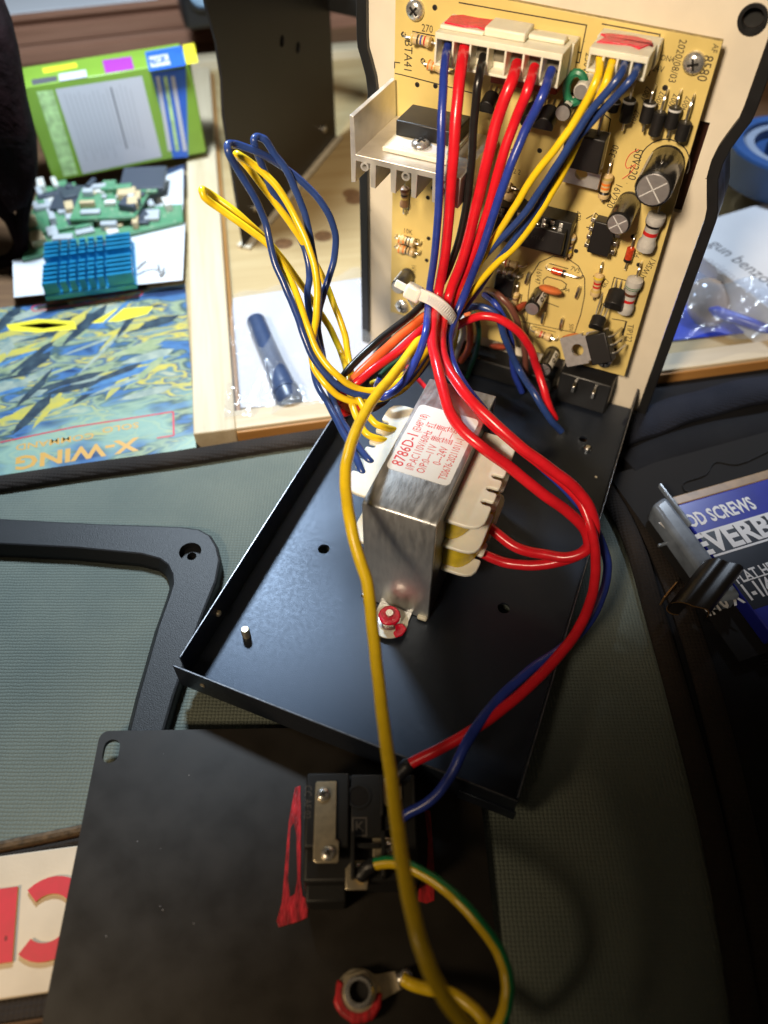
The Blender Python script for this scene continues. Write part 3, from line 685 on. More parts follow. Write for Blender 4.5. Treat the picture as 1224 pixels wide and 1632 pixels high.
# ================================================================== circuit board
W0, W1 = 0.50, 0.66
pcb = thing('circuit_board', 'yellow circuit board crowded with components screwed to the upright panel', 'circuit board', MP)
c4 = [uv(622, 497, W1), uv(995, 600, W1), uv(1152, 66, W1), uv(630.5, -34, W1)]
uL, uR, vB, vT = c4[0][0], (c4[1][0]+c4[2][0])/2, (c4[0][1]+c4[1][1])/2, (c4[2][1]+c4[3][1])/2+.02
tiltp = (c4[1][1]-c4[0][1])/(uR-uL)
bm_ = MB(); bm_.prism([(uL, c4[0][1]), (c4[1][0], c4[1][1]), (c4[2][0], c4[2][1]), (uL, c4[3][1])], W0, W1, 0, 1); bm_.build('board', ['pcb', 'pcbedge'], pcb, bevel=.01)
for q in ((640, 490), (963, 577), (1105, 102), (660, 17)):
    u_, v_ = uv(q[0], q[1], W1+.1); phillips('screw', pcb, u_, v_, W1+.002, .25, ang=random.random())
    MB().cyl((u_, v_, 0.003), (u_, v_, W0-.002), .28, n=14).build('standoff', 'cream', pcb)

def axial(name, A, B, f0, f1, r, body, bands=(), dumb=True, wlift=0.05, endm=None):
    a = Vector((*uv(A[0], A[1], W1+.1), W1+r+wlift)); c = Vector((*uv(B[0], B[1], W1+.1), W1+r+wlift))
    d = (c-a); Ln = d.length; d.normalize()
    root = None
    p0 = a+d*(Ln*f0); bl = Ln*(f1-f0)
    if dumb: prof = [(r*.45, 0), (r*.95, bl*.06), (r, bl*.16), (r*.97, bl*.24), (r*.78, bl*.32), (r*.78, bl*.68), (r*.97, bl*.76), (r, bl*.84), (r*.95, bl*.94), (r*.45, bl)]
    else: prof = [(r*.7, 0), (r, bl*.06), (r, bl*.94), (r*.7, bl)]
    o = MB().lathe(p0, d, prof, 14).build(name, body, pcb)
    def rad(f):
        if not dumb: return r
        for i in range(len(prof)-1):
            if prof[i][1] <= f*bl <= prof[i+1][1]:
                k = (f*bl-prof[i][1])/max(1e-6, prof[i+1][1]-prof[i][1]); return prof[i][0]+(prof[i+1][0]-prof[i][0])*k
        return r
    for f, wd, m_ in bands:
        rr = max(rad(f-wd/2), rad(f+wd/2))+.004
        MB().lathe(p0+d*(bl*(f-wd/2)), d, [(rad(f-wd/2)+.004, 0), (rad(f+wd/2)+.004, bl*wd)], 14, cap=True).build('colour_band', m_, o)
    lb = MB(); lr = .030
    for e, q in ((a, p0), (c, p0+d*bl)):
        lb.tube(spline([Vector((e.x, e.y, W1-.01)), Vector((e.x, e.y, W1+r*.7)), e.lerp(q, .25), q], 4), lr, 6)
    lb.build('lead', 'tin', o)
    return o
std = lambda *cs: [(f, .085, 'b_'+c) for f, c in zip((.14, .38, .54, .72), cs)]
axial('resistor', (643, 55), (700, 68), .25, .82, .14, 'resistor', std('gold', 'black', 'blue', 'red'))
axial('resistor', (673, 98), (722, 113), .2, .72, .13, 'resistor', std('orange', 'orange', 'gold'))
axial('resistor', (648, 284), (645, 340), .2, .78, .14, 'resistorbrown', std('brown', 'black', 'gold'))
axial('resistor', (631, 376), (670, 387), .14, .84, .15, 'resistor', std('orange', 'orange', 'black', 'black'))
axial('resistor', (631, 391), (669, 402), .14, .84, .15, 'resistor', std('orange', 'orange', 'black', 'black'))
axial('resistor', (792, 205), (775, 270), .22, .85, .16, 'resistor', std('brown', 'red', 'red', 'gold'))
axial('resistor', (783, 288), (828, 300), .12, .75, .14, 'resistor', std('red', 'orange', 'red'))
axial('resistor', (780, 302), (826, 316), .15, .9, .14, 'resistor', std('red', 'red', 'brown'))
axial('resistor', (975, 256), (961, 320), .28, .90, .15, 'resistor', std('gold', 'orange', 'orange', 'black'))
axial('resistor', (916, 358), (902, 412), .22, .88, .14, 'resistor', std('silver', 'brown', 'blue', 'yellow'))
axial('resistor', (960, 420), (947, 476), .24, .88, .14, 'resistor', std('yellow', 'red', 'red', 'gold'))
axial('resistor', (826, 452), (818, 492), .3, .9, .12, 'resistor', std('gold', 'brown'))
axial('resistor', (845, 523), (888, 540), .2, .8, .13, 'resistor', std('gold', 'red', 'brown'))
axial('resistor', (800, 415), (838, 424), .15, .7, .12, 'resistor', std('red', 'brown'))
axial('resistor', (795, 432), (832, 440), .15, .7, .12, 'resistor', std('red', 'blue', 'silver'))
axial('power_resistor', (1022, 420), (995, 497), .20, .95, .24, 'resistorgrey', [(.24, .07, 'b_green'), (.42, .07, 'b_brown'), (.60, .07, 'b_red')], dumb=True)
axial('power_resistor', (1054, 325), (1028, 398), .10, .95, .25, 'resistorgrey', [(.3, .07, 'b_black'), (.5, .09, 'b_red')], dumb=True)
axial('zener_diode', (1012, 376), (996, 430), .30, .70, .11, 'diodeglass', [(.9, .2, 'b_black')], dumb=False)
axial('zener_diode', (870, 426), (926, 442), .18, .55, .10, 'diodeglass', [(.9, .18, 'b_black')], dumb=False)
for A, B, f0, f1 in (((1044, 138), (1026, 208), .25, .75), ((1064, 145), (1043, 217), .38, .92), ((1085, 146), (1065, 218), .26, .74), ((1106, 153), (1085, 223), .50, .94), ((1012, 133), (994, 206), .25, .78), ((985, 150), (976, 175), .2, .9)):
    axial('rectifier_diode', A, B, f0, f1, .155, 'epoxy', [(.12, .10, 'greyink'[:0] or 'b_silver')] if f0 < .3 else [], dumb=False, wlift=.12)

def elcap(px, py, r, h, texts='', stripe_ang=2.4, sleeve='capsleeve', cross=True):
    u_, v_ = uv(px, py, W1+h)
    b = MB(); n_ = 24
    o = MB().lathe((u_, v_, W1+.02), (0, 0, 1), [(r*.93, 0), (r, .05), (r, .10), (r*.94, .14), (r, .18), (r, h-.08), (r*.97, h-.03), (r*.88, h)], n_, cap=True).build('electrolytic_capacitor', sleeve, pcb)
    MB().lathe((u_, v_, W1+h+.018), (0, 0, 1), [(r*.86, 0), (r*.83, .012), (.001, .012)], n_).build('vented_top', 'captop', o)
    if cross:
        c = MB()
        for a_ in (.7, .7+PI/2):
            d = Vector((math.cos(a_), math.sin(a_), 0)); nn = Vector((-d.y, d.x, 0))
            c.obox(Vector((u_, v_, W1+h+.029))-d*r*.8-nn*.013, d*r*1.6, nn*.026, Vector((0, 0, .004)))
        c.build('vent_score', 'b_silver' if r > .3 else 'greyink', o)
    # negative stripe as a thin curved patch
    s_ = MB(); a0, a1 = stripe_ang-.42, stripe_ang+.42; k = 7
    for i in range(k+1):
        a_ = a0+(a1-a0)*i/k
        for z in (W1+.22, W1+h-.05): s_.v.append((u_+(r+.006)*math.cos(a_), v_+(r+.006)*math.sin(a_), z))
    for i in range(k): s_.f.append([2*i, 2*i+2, 2*i+3, 2*i+1]); s_.m.append(0)
    s_.build('stripe', 'capstripe', o)
    d_ = MB()
    for zz in (.38, .66):
        for aa, zc, w_, h_ in ((stripe_ang, zz*h, .07, .10),):
            P0 = Vector((u_+(r+.009)*math.cos(aa), v_+(r+.009)*math.sin(aa), W1+zc)); tg = Vector((-math.sin(aa), math.cos(aa), 0)); rn = Vector((math.cos(aa), math.sin(aa), 0))
            outer = [P0+tg*(w_*math.cos(t_))+Vector((0, 0, h_*math.sin(t_)))+rn*.002 for t_ in [2*PI*i/12 for i in range(12)]]
            inn = [P0+tg*(w_*.45*math.cos(t_))+Vector((0, 0, h_*.5*math.sin(t_)))+rn*.002 for t_ in [2*PI*i/12 for i in range(12)]]
            k = len(d_.v); d_.v += [tuple(x) for x in outer+inn]
            for i in range(12): d_.f.append([k+i, k+(i+1) % 12, k+12+(i+1) % 12, k+12+i]); d_.m.append(0)
    d_.build('minus_mark', 'b_black', o, smooth=0)
    return o, u_, v_
elcap(1041, 302, .45, 1.55, stripe_ang=2.9)
elcap(985, 357, .31, 1.25, stripe_ang=-.5)
elcap(897, 180, .21, .8, stripe_ang=1.2, cross=False)
elcap(926, 146, .19, .75, stripe_ang=2.0, sleeve='capstripe', cross=False)
elcap(848, 492, .235, .95, stripe_ang=.75, cross=False)
elcap(867, 589, .245, 1.0, stripe_ang=.75)
elcap(634, 458, .24, .85, stripe_ang=2.6, cross=False)
# green ring choke
a_ = uv(917, 140, W1+.5)
b = MB(); b.tube([Vector((a_[0]+.22*math.cos(t_), a_[1]+.34*math.sin(t_), W1+.5)) for t_ in [2*PI*i/20 for i in range(21)]], .10, 8); b.build('choke', 'greensleeve', pcb)

def dip(name, cpx, hx_, hy_, ang, npins, wz=.42, ztop=.0, pins_side=True, lift=.12):
    u_, v_ = uv(cpx[0], cpx[1], W1+wz+lift)
    ca, sa = math.cos(ang), math.sin(ang)
    ex = Vector((ca, sa, 0)); ey = Vector((-sa, ca, 0)); o0 = Vector((u_, v_, W1+lift))
    b = MB(); b.obox(o0-ex*hx_-ey*hy_, ex*2*hx_, ey*2*hy_, Vector((0, 0, wz)))
    o = b.build(name, 'epoxy', pcb, bevel=.03)
    b = MB()
    for i in range(npins):
        x = -hx_*.82+2*hx_*.82*i/(npins-1)
        for s_ in (-1, 1):
            q = o0+ex*(x-.055)+ey*(s_*hy_)+Vector((0, 0, wz*.45))
            b.obox(q, ex*.11, ey*(s_*.13), Vector((0, 0, .05))); b.obox(q+ey*(s_*.10), ex*.11, ey*(s_*.035), Vector((0, 0, -wz*.45-lift)))
    b.build('pin_row', 'tin', o, bevel=.008)
    return o, o0, ex, ey
o, o0, ex, ey = dip('chip', (832, 374), 1.18, .33, -.01, 9, .55, lift=.35)
MB().obox(o0-ex*1.26-ey*.52+Vector((0, 0, -.34)), ex*2.52, ey*1.04, Vector((0, 0, .62))).build('socket', 'matteblack', o, bevel=.02)
# bright pins above the chip as in a socket
b = MB()
for px in ((777, 345), (790, 348), (853, 361), (866, 364), (880, 368)):
    q = uv(px[0], px[1], W1+.9); b.bx(q[0]-.08, q[0]+.08, q[1]-.10, q[1]+.03, W1+.66, W1+.78)
b.build('pin_row', 'tin', o, bevel=.03)
text_obj('marking', 'HT66', .16, (o0.x+.45, o0.y+.02), 0, 'greyink', o, z=W1+.35+.55+.004)
o, o0, ex, ey = dip('chip', (958, 382), .47, .30, PI/2-.03, 4, .40, lift=.1)
dip('chip', (802, 458), .30, .32, 0, 4, .35, lift=.1)

def to220(name, body_c, bw, bh, bt, tabl, M_, hole=.17, tabm='alu', ll=1.0):   # local: x width, y up (leads at +y), z thickness
    o = MB().bx(-bw, bw, 0, bh, 0.02, bt).build(name, 'epoxy', pcb, bevel=.035); o.matrix_local = M_
    tp = [(-bw, 0.0), (-bw, -.12), (-bw+.07, -.12), (-bw+.07, -.26), (-bw, -.26), (-bw, -tabl+.02), (-bw+.03, -tabl), (bw-.03, -tabl), (bw, -tabl+.02), (bw, -.26), (bw-.07, -.26), (bw-.07, -.12), (bw, -.12), (bw, 0)]
    sheet('tab', plate_holes(lambda: tp+[(bw, bh*.9), (-bw, bh*.9)], None, None, None, -.11, 0.0, [circ(0, -tabl*.52, hole)]), tabm, o)
    l = MB()
    for x in (-.254, 0, .254): l.tube([Vector((x, bh-.02, bt*.5)), Vector((x, bh+.25*ll, bt*.5)), Vector((x, bh+.42*ll, bt*.5-.1)), Vector((x, bh+.46*ll, -.6))], .04, 6)
    l.build('leads', 'tin', o)
    return o
q0 = uv(927, 262, W1+.75)
Mq = Matrix.Translation(Vector((q0[0], q0[1], W1+.55))*S) @ Matrix.Rotation(-.02, 4, 'Z') @ Matrix.Rotation(.16, 4, 'X')
to220('power_transistor', None, .50, .92, .42, .72, Mq)
# the black power transistor bolted on at the lower right stands with its tab turned to the left
q1 = uv(945, 552, W1+.8)
Mq = Matrix.Translation(Vector((q1[0]+.02, q1[1]+.02, W1+.85))*S) @ Matrix.Rotation(-1.02, 4, 'Z') @ Matrix.Rotation(-.30, 4, 'Y')
to220('power_transistor', None, .46, .62, .42, .98, Mq, tabm='tabgrey', hole=.19, ll=.25)
def to92(px, w_, r=.23, h=.45, tilt=0.0, ang=0.0):
    u_, v_ = uv(px[0], px[1], w_)
    p = [(r*math.cos(t_), r*math.sin(t_)) for t_ in [math.radians(-30+240*i/10) for i in range(11)]]
    o = MB().prism(p, -h/2, h/2).build('small_transistor', 'epoxy', pcb, bevel=.02)
    o.matrix_local = Matrix.Translation(Vector((u_, v_, w_))*S) @ Matrix.Rotation(ang, 4, 'Z') @ Matrix.Rotation(tilt, 4, 'X')
    l = MB()
    for x in (-.12, 0, .12): l.tube([Vector((x, 0, -h/2+.02)), Vector((x*1.2, .05, -h/2-.25)), Vector((x*1.3, .1, -h/2-.75))], .025, 6)
    l.build('leads', 'tin', o); return o
to92((848, 185), W1+.55, .24, .5, .35); to92((872, 190), W1+.55, .24, .5, .35)
to92((980, 478), W1+.5, .27, .5, .5); to92((952, 515), W1+.75, .22, .35, .5)
to92((780, 165), W1+.5, .22, .45, .3)

def disc(px, w_, r, th, m_, ang=0.0, sq=.75):
    u_, v_ = uv(px[0], px[1], w_)
    o = MB().lathe((0, 0, 0), (0, 1, 0), [(.02, -th), (r*.6, -th*.85), (r*.92, -th*.4), (r, 0), (r*.92, th*.4), (r*.6, th*.85), (.02, th)], 20).build('ceramic_capacitor', m_, pcb)
    o.matrix_local = Matrix.Translation(Vector((u_, v_, w_))*S) @ Matrix.Rotation(ang, 4, 'Z') @ Matrix.Rotation(-.45, 4, 'X') @ Matrix.Diagonal((1, 1, sq, 1))
    l = MB()
    for x in (-.2, .2): l.tube([Vector((x, 0, -r*.6)), Vector((x*1.1, 0, -r-.2)), Vector((x*1.2, .05, -r-.4))], .03, 6)
    l.build('leads', 'tin', o); return o
disc((877, 462), W1+.45, .36, .12, 'ceramic', -.05)
disc((829, 490), W1+.4, .30, .10, 'ceramicdark', 1.0)
disc((908, 538), W1+.45, .33, .11, 'ceramic', .6)
o = disc((795, 552), .35, .33, .10, 'ceramicdark', .2)

# jumper links
jl = MB()
for (x, y) in ((867, 500), (896, 510)):
    a_ = uv(x, y, W1+.1); c_ = uv(x-3, y+14, W1+.1)
    o = MB().tube(spline([Vector((a_[0], a_[1], W1-.01)), Vector((a_[0], a_[1], W1+.12)), Vector((c_[0], c_[1], W1+.12)), Vector((c_[0], c_[1], W1-.01))], 5), .05, 8).build('jumper_link', 'tin', pcb)
for (x, y) in ((843, 437), (923, 460)):
    a_ = uv(x, y, W1+.1); c_ = uv(x-5, y+14, W1+.1)
    MB().tube(spline([Vector((a_[0], a_[1], W1-.01)), Vector((a_[0], a_[1], W1+.1)), Vector((c_[0], c_[1], W1+.1)), Vector((c_[0], c_[1], W1-.01))], 5), .055, 8).build('jumper_link', 'tin', pcb)
# drilled pads
pd = MB()
for px in ((693, 12), (682, 315), (683, 380), (680, 415), (980, 557), (643, 55), (674, 97), (665, 135), (694, 137), (1060, 140), (836, 320), (960, 232), (918, 400), (745, 395), (730, 420), (1009, 377), (1018, 422), (820, 300), (880, 300), (860, 240), (690, 300)):
    a_ = uv(px[0], px[1], W1); pd.lathe((a_[0], a_[1], W1+.002), (0, 0, 1), [(.07, 0), (.06, .012), (.045, .012), (.045, .003), (.001, .003)], 10, mis=[0, 0, 1, 1, 1])
tag(pd.build('drill_holes', ['silk', 'darkhole'], pcb), None, kind='stuff')
# silk screen lines
sk = MB()
def silk(pts, wd=.028, close=False):
    q = [Vector((*uv(p[0], p[1], W1), W1+.004)) for p in pts]
    if close: q.append(q[0])
    for a_, c_ in zip(q[:-1], q[1:]):
        d = (c_-a_); nn = Vector((-d.y, d.x, 0)).normalized()*wd/2; e = d.normalized()*wd/2
        k = len(sk.v); sk.v += [tuple(a_-nn-e), tuple(c_-nn+e), tuple(c_+nn+e), tuple(a_+nn-e)]; sk.f.append([k, k+1, k+2, k+3]); sk.m.append(0)
silk([(732, 4), (935, 40), (923, 100), (905, 97)]); silk([(658, 60), (658, 50), (692, 57)]); silk([(630, 117), (640, 119), (760, 150)]); silk([(629, 108), (629, 99), (637, 100)])
silk([(926, 84), (918, 82)]); silk([(898, 108), (916, 111), (912, 130), (894, 127)], close=True)
silk([(960, 38), (1052, 55), (1034, 120)]); silk([(950, 172), (973, 190), (969, 212)])
silk([(641, 300), (655, 303), (650, 340)]); silk([(642, 375), (668, 382), (668, 388)]); silk([(641, 390), (667, 397)])
ell = [(840, 510), (842, 470), (846, 440), (860, 418), (882, 408), (905, 412), (922, 424), (932, 444), (932, 470), (926, 500), (916, 530)]
silk(ell); silk([(829, 512), (916, 530)]); silk([(866, 480), (890, 489)])
silk([(866, 452), (866, 446), (872, 441), (895, 447), (903, 453), (900, 461), (894, 462)]); silk([(876, 420), (905, 428)])
silk([(972, 468), (979, 442), (1005, 449)]); silk([(1015, 441), (1026, 442), (1013, 484), (1008, 483)]); silk([(976, 508), (998, 512), (990, 545), (973, 541)])
for i in range(8): silk([(990, 544-.0), (998, 513)], .05) if i == 0 else None
c0 = uv(1058, 262, W1)
arc = []
for i in range(15):
    a_ = math.radians(-10+200*i/14); arc.append(Vector((c0[0]+.62*math.cos(a_), c0[1]+.62*math.sin(a_), W1+.004)))
for a_, c_ in zip(arc[:-1], arc[1:]):
    d = c_-a_; nn = Vector((-d.y, d.x, 0)).normalized()*.014; k = len(sk.v); sk.v += [tuple(a_-nn), tuple(c_-nn), tuple(c_+nn), tuple(a_+nn)]; sk.f.append([k, k+1, k+2, k+3]); sk.m.append(0)
silk([(935, 348), (950, 340), (955, 345), (968, 348)]); silk([(790, 262), (806, 266), (800, 292)]); silk([(950, 366), (935, 362)]); silk([(906, 372), (918, 375), (906, 408)])
silk([(965, 278), (976, 280)]); silk([(946, 440), (962, 443), (953, 472)]); silk([(800, 290), (812, 292)]); silk([(850, 520), (885, 529)]); silk([(960, 510), (953, 500), (958, 486), (968, 480)])
silk([(828, 492), (816, 489), (820, 468), (832, 470)], close=True); silk([(845, 515), (838, 540)]); silk([(808, 438), (818, 440), (813, 462)])
tag(sk.build('silkscreen_lines', 'silk', pcb, smooth=0), None, kind='stuff')
def pt(s_, px, py, size, ang, m_='silk', sx=.85): 
    a_ = uv(px, py, W1); return text_obj('printed_text', s_, size, a_, math.radians(ang), m_, pcb, z=W1+.004, sx=sx)
pt('270', 681, 46, .25, 0); pt('BTA41', 650, 90, .33, -90); pt('8580', 1123, 109, .33, -90); pt('AF', 1139, 77, .19, -90); pt('2020/08/03', 1079, 98, .24, -90, sx=.85)
pt('CON4', 1060, 93, .18, 0); pt('24V', 1049, 110, .20, 0); pt('1', 1056, 74, .2, 0); pt('250V', 936, 100, .25, -90)
for px in ((1030, 150), (1052, 158), (1073, 162), (1093, 166), (1012, 187)): pt('4007' if px[0] != 1012 else '1007', px[0], px[1], .20, 78)
pt('330', 818, 246, .25, 90); pt('330', 979, 241, .25, 80); pt('10K', 650, 369, .23, 0); pt('16V47', 659, 432, .22, -90); pt('50V220', 1012, 262, .31, -90); pt('16V220', 979, 312, .27, -100)
pt('470', 921, 344, .22, -80); pt('7V5', 917, 430, .22, -5); pt('16V47', 858, 440, .24, -90); pt('470', 829, 441, .22, 80); pt('4K7', 965, 452, .22, 75); pt('9V1', 1018, 404, .22, 75)
pt('1W5K1', 1034, 427, .24, 76); pt('TIP122', 1003, 531, .26, -82); pt('50V', 910, 522, .2, -80); pt('104', 902, 462, .18, 0); pt('D5', 960, 215, .2, 80); pt('2 2', 824, 274, .2, 0); pt('K', 757, 412, .22, 0); pt('0', 763, 396, .2, 0)
# red pen tick beside the big capacitor
rp_ = MB(); q = [Vector((*uv(x, y, W1), W1+.005)) for x, y in ((1018, 238), (1004, 246), (997, 262), (1000, 268), (1013, 262), (1004, 276), (992, 285))]
q = spline(q, 5); rp_.tube(q, .012, 6); rp_.build('pen_mark', 'redpen', pcb)

# ---- connectors
def connector(u0, u1, vb, vt, w1, npos, slots):
    o = MB().bx(u0-.05, u1+.05, vb-.03, vt-.02, W1+.002, W1+.55).build('connector', 'nylon', pcb, bevel=.03)
    b = MB(); h = vt-vb; n_ = npos; wv = .05; pw = (u1-u0-wv)/n_
    b.bx(u0, u1, vb, vt, W1+.56, w1-.42)
    b.bx(u0, u1, vt-.14, vt, w1-.42, w1); b.bx(u0, u1, vb, vb+.06, w1-.42, w1-.02)
    for i in range(n_+1): b.bx(u0+i*pw, u0+i*pw+wv, vb+.06, vt-.14, w1-.42, w1-.005)
    pl = b.build('plug', 'nylon', o, bevel=.012)
    hb = MB()
    for i in range(n_): hb.bx(u0+i*pw+wv+.02, u0+(i+1)*pw-.02, vb+.20, vt-.16, w1-.418, w1-.40)
    hb.build('contact_holes', 'nylonhole', pl)
    return o, pl
cA = [uv(699, 55, 1.6), uv(899, 86, 1.6), uv(699, 98, 1.6), uv(883, 140, 1.6)]
CU0, CU1, CVT, CVB = -7.12, -3.99, 10.82, 10.08
con1, plug1 = connector(CU0, CU1, CVB, CVT, 2.0, 7, None)
cw = CU1-CU0
MB().bx(CU0+cw*.36, CU0+cw*.68, CVT+.002, CVT+.20, W1+.35, 1.75).build('latch', 'nylon', plug1, bevel=.04)
MB().bx(CU0+cw*.68, CU1-.12, CVT+.002, CVT+.12, W1+.5, 1.5).build('latch', 'nylon', plug1, bevel=.04)
MB().bx(CU0+.02, CU0+cw*.36, CVT+.002, CVT+.10, W1+.3, 1.78).build('latch', 'nylon', plug1, bevel=.03)
pb = MB(); pb.prism([(CU0+.08, W1+.55), (CU0+.3, W1+.38), (CU0+.7, W1+.40), (CU0+cw*.37, W1+.35), (CU0+cw*.36, 1.72), (CU0+.9, 1.62), (CU0+.6, 1.74), (CU0+.10, 1.70)], 0, .035)
o = pb.build('red_paint', 'redpaint', plug1, bevel=.01); o.matrix_local = Matrix(((1, 0, 0, 0), (0, 0, 1, (CVT+.104)*S), (0, 1, 0, 0), (0, 0, 0, 1)))
cB = [uv(942, 75, 1.8), uv(1033, 95, 1.8)]
D0, D1 = -3.40, -2.08; DVT, DVB = 11.08, 10.58
con2, plug2 = connector(D0, D1, DVB, DVT, 2.05, 4, None)
pb = MB(); pb.prism([(D0+.04, W1+.55), (D0+.25, W1+.44), (D0+.8, W1+.38), (D1-.15, W1+.50), (D1-.05, W1+.78), (D1-.10, 1.3), (D1-.30, 1.72), (D0+.8, 1.60), (D0+.35, 1.68), (D0+.06, 1.75), (D0+.16, 1.35), (D0+.02, 1.25)], 0, .03)
o = pb.build('red_paint', 'redpaint', plug2, bevel=.01); o.matrix_local = Matrix(((1, 0, 0, 0), (0, 0, 1, (DVT+.004)*S), (0, 1, 0, 0), (0, 0, 0, 1)))
MB().bx(CU0+1.2, CU1-.2, CVB-.5, CVB-.06, W1+.003, W1+.45).build('relay_block', 'ceramicdark', pcb, bevel=.03)

# ---- heat sink with the large triac
HU0, HU1, HV, HW = -8.80, -5.72, 8.13, 3.30
pf = [(HU0, HV-.78), (HU0+.13, HV-.74), (HU0+.15, HV-.16)]
fins = 5; pitch = (HU1-HU0-.14)/fins
for i in range(fins):
    xa = HU0+.14+pitch*(i+1)
    pf += [(xa-.17, HV-.16), (xa-.15, HV-.78), (xa-.01, HV-.80), (xa, HV-.16)] if i < fins-1 else [(xa-.17, HV-.16), (xa-.15, HV-.78), (xa-.01, HV-.80), (xa, HV)]
pf += [(HU0+.15, HV), (HU0+.11, HV+.95), (HU0, HV+.97)]
# clean the profile: keep x increasing along the underside
hs = MB(); hs.prism(pf, W1+.10, HW); sink = hs.build('heat_sink', 'alu', pcb, bevel=.012)
for x in (HU0+.14+pitch*.45, HU0+.14+pitch*2.45, HU0+.14+pitch*4.45): MB().lathe((x, HV-.27, W1+.12), (0, 0, 1), [(.07, 0), (.12, 0), (.12, HW-W1-.115), (.07, HW-W1-.115), (.07, HW-W1-.4)], 14, cap=False).build('screw_channel', 'alu', sink)
tM = Matrix.Translation(Vector((0, (HV+.01), 0))*S) @ Matrix(((1, 0, 0, 0), (0, 0, 1, 0), (0, 1, 0, 0), (0, 0, 0, 1)))
tri = bpy.data.objects.new('triac', MB().bx(-8.05, -6.35, 1.02, 2.12, .12, .52).mesh('triac', 'epoxy')); col.objects.link(tri); tri.parent = pcb; tri.matrix_local = tM
bb = tri.modifiers.new('bevel', 'BEVEL'); bb.width = .035*S; bb.segments = 2
MB().bx(-8.10, -6.30, 1.1, 2.85, .004, .13).build('tab', 'nylon', tri, bevel=.02)
MB().prism([(-7.75, 2.3), (-7.0, 2.2), (-6.45, 2.4), (-6.4, 2.6), (-7.1, 2.72), (-7.7, 2.6)], .133, .15).build('thermal_paste', 'packwhite', tri)
phillips('screw', tri, -7.18, 2.46, .15, .26, ang=.2)
lb = MB()
for x in (-7.75, -7.2, -6.65): lb.tube([Vector((x, 1.03, .30)), Vector((x, .85, .30)), Vector((x, .70, .25)), Vector((x, .62, -.15))], .05, 8)
lb.build('leads', 'tin', tri)
text_obj('marking', 'BTA41\n600B', .22, (-6.75, 1.5), PI, 'greyink', tri, z=.523)

# ================================================================== wires
def pt3(c):
    px, py, w = c; k = w[0]; v = float(w[1:])
    return atw(px, py, v) if k == 'w' else atz(px, py, v) if k == 'z' else att(px, py, v)
def fill(pts):   # points without a depth take it from their neighbours (by distance from the camera)
    P = []
    for c in pts:
        if len(c) == 3: P.append((c[0], c[1], (pt3(c)-_C).dot(_F)))
        else: P.append((c[0], c[1], None))
    for i, p in enumerate(P):
        if p[2] is None:
            a = max(j for j in range(i) if P[j][2] is not None); b = min(j for j in range(i+1, len(P)) if P[j][2] is not None)
            seg = [math.hypot(P[j+1][0]-P[j][0], P[j+1][1]-P[j][1]) for j in range(a, b)]
            f = sum(seg[:i-a])/max(1e-6, sum(seg)); P[i] = (p[0], p[1], P[a][2]*(1-f)+P[b][2]*f) if False else (p[0], p[1], None, a, b, f)
    out = []
    for p in P:
        out.append(att(*p) if len(p) == 3 else att(p[0], p[1], P[p[3]][2]*(1-p[5])+P[p[4]][2]*p[5]))
    return out
def wire(label, pts, r, m_, name='wire', cat='wire', group='wires of the loom', mis=None, sleeves=(), n=9, twist=0.0):
    P = spline(fill(pts), n); base = P[0]; rw = random.Random(label); ph = [rw.uniform(0, 6.28) for _ in range(6)]
    for i in range(1, len(P)-1):
        P[i] = P[i]+Vector((math.sin(i*.31+ph[0])+.6*math.sin(i*.83+ph[3]), math.sin(i*.27+ph[1]), math.sin(i*.35+ph[2])+.6*math.sin(i*.71+ph[4])))*.005
    b = MB(); b.tube([p-base for p in P], r, 14, mis=mis, twist=twist)
    o = b.build(name, m_, None, Matrix.Translation(base*S), smooth=60)
    tag(o, label, cat, group)
    for s0, s1, rr in sleeves:
        k0, k1 = int(s0*(len(P)-1)), max(int(s1*(len(P)-1)), int(s0*(len(P)-1))+2)
        q = P[k0:k1+1]; MB().tube([p-base for p in q], rr, 14, rs=[rr*.85]+[rr]*(len(q)-2)+[rr*.9]).build('heat_shrink', 'shrink', o)
    return o
RR, RB, RN, RY = .142, .105, .093, .093
wire('blue wire at the left end of the wide white plug', [(714, 72, 'w1.72'), (709, 100, 'w2.5'), (705, 160, 'w3.3'), (702, 260, 'w3.8'), (695, 380, 'w3.8'), (684, 470, 'w3.7'), (678, 530, 'z4.9'), (667, 566), (650, 598), (630, 622), (612, 632, 'z3.9'), (600, 622, 'z3.4'), (606, 604, 'z3.0')], .105, 'w_blue')
wire('thick red wire next to the blue one, looping to the upper transformer terminal', [(741, 74, 'w1.72'), (735, 110, 'w2.5'), (727, 180, 'w3.1'), (720, 280, 'w3.5'), (711, 390, 'w3.5'), (698, 470, 'w3.5'), (690, 515, 'z4.75'), (689, 547), (696, 579, 'z4.85'), (702, 606, 'z4.8'), (723, 668, 'z4.55'), (765, 710, 'z4.3'), (815, 747, 'z3.8'), (865, 787, 'z3.3'), (907, 818, 'z2.8'), (933, 846, 'z2.3'), (936, 874, 'z1.9'), (907, 888, 'z1.6'), (865, 883, 'z1.5'), (823, 872, 'z1.55'), (776, 838, 'z1.7')], RR, 'w_red')
wire('black wire from the third slot of the wide plug, bending left at the tie', [(770, 90, 'w1.72'), (763, 125, 'w2.5'), (756, 190, 'w2.7'), (748, 290, 'w2.9'), (735, 370, 'w3.0'), (714, 430, 'w3.1'), (692, 470, 'w3.2'), (672, 487, 'z4.4'), (649, 507, 'z4.4'), (606, 541, 'z4.3'), (570, 573, 'z4.1'), (547, 601, 'z3.9'), (537, 624, 'z3.6'), (548, 646, 'z3.2')], .105, 'w_black')
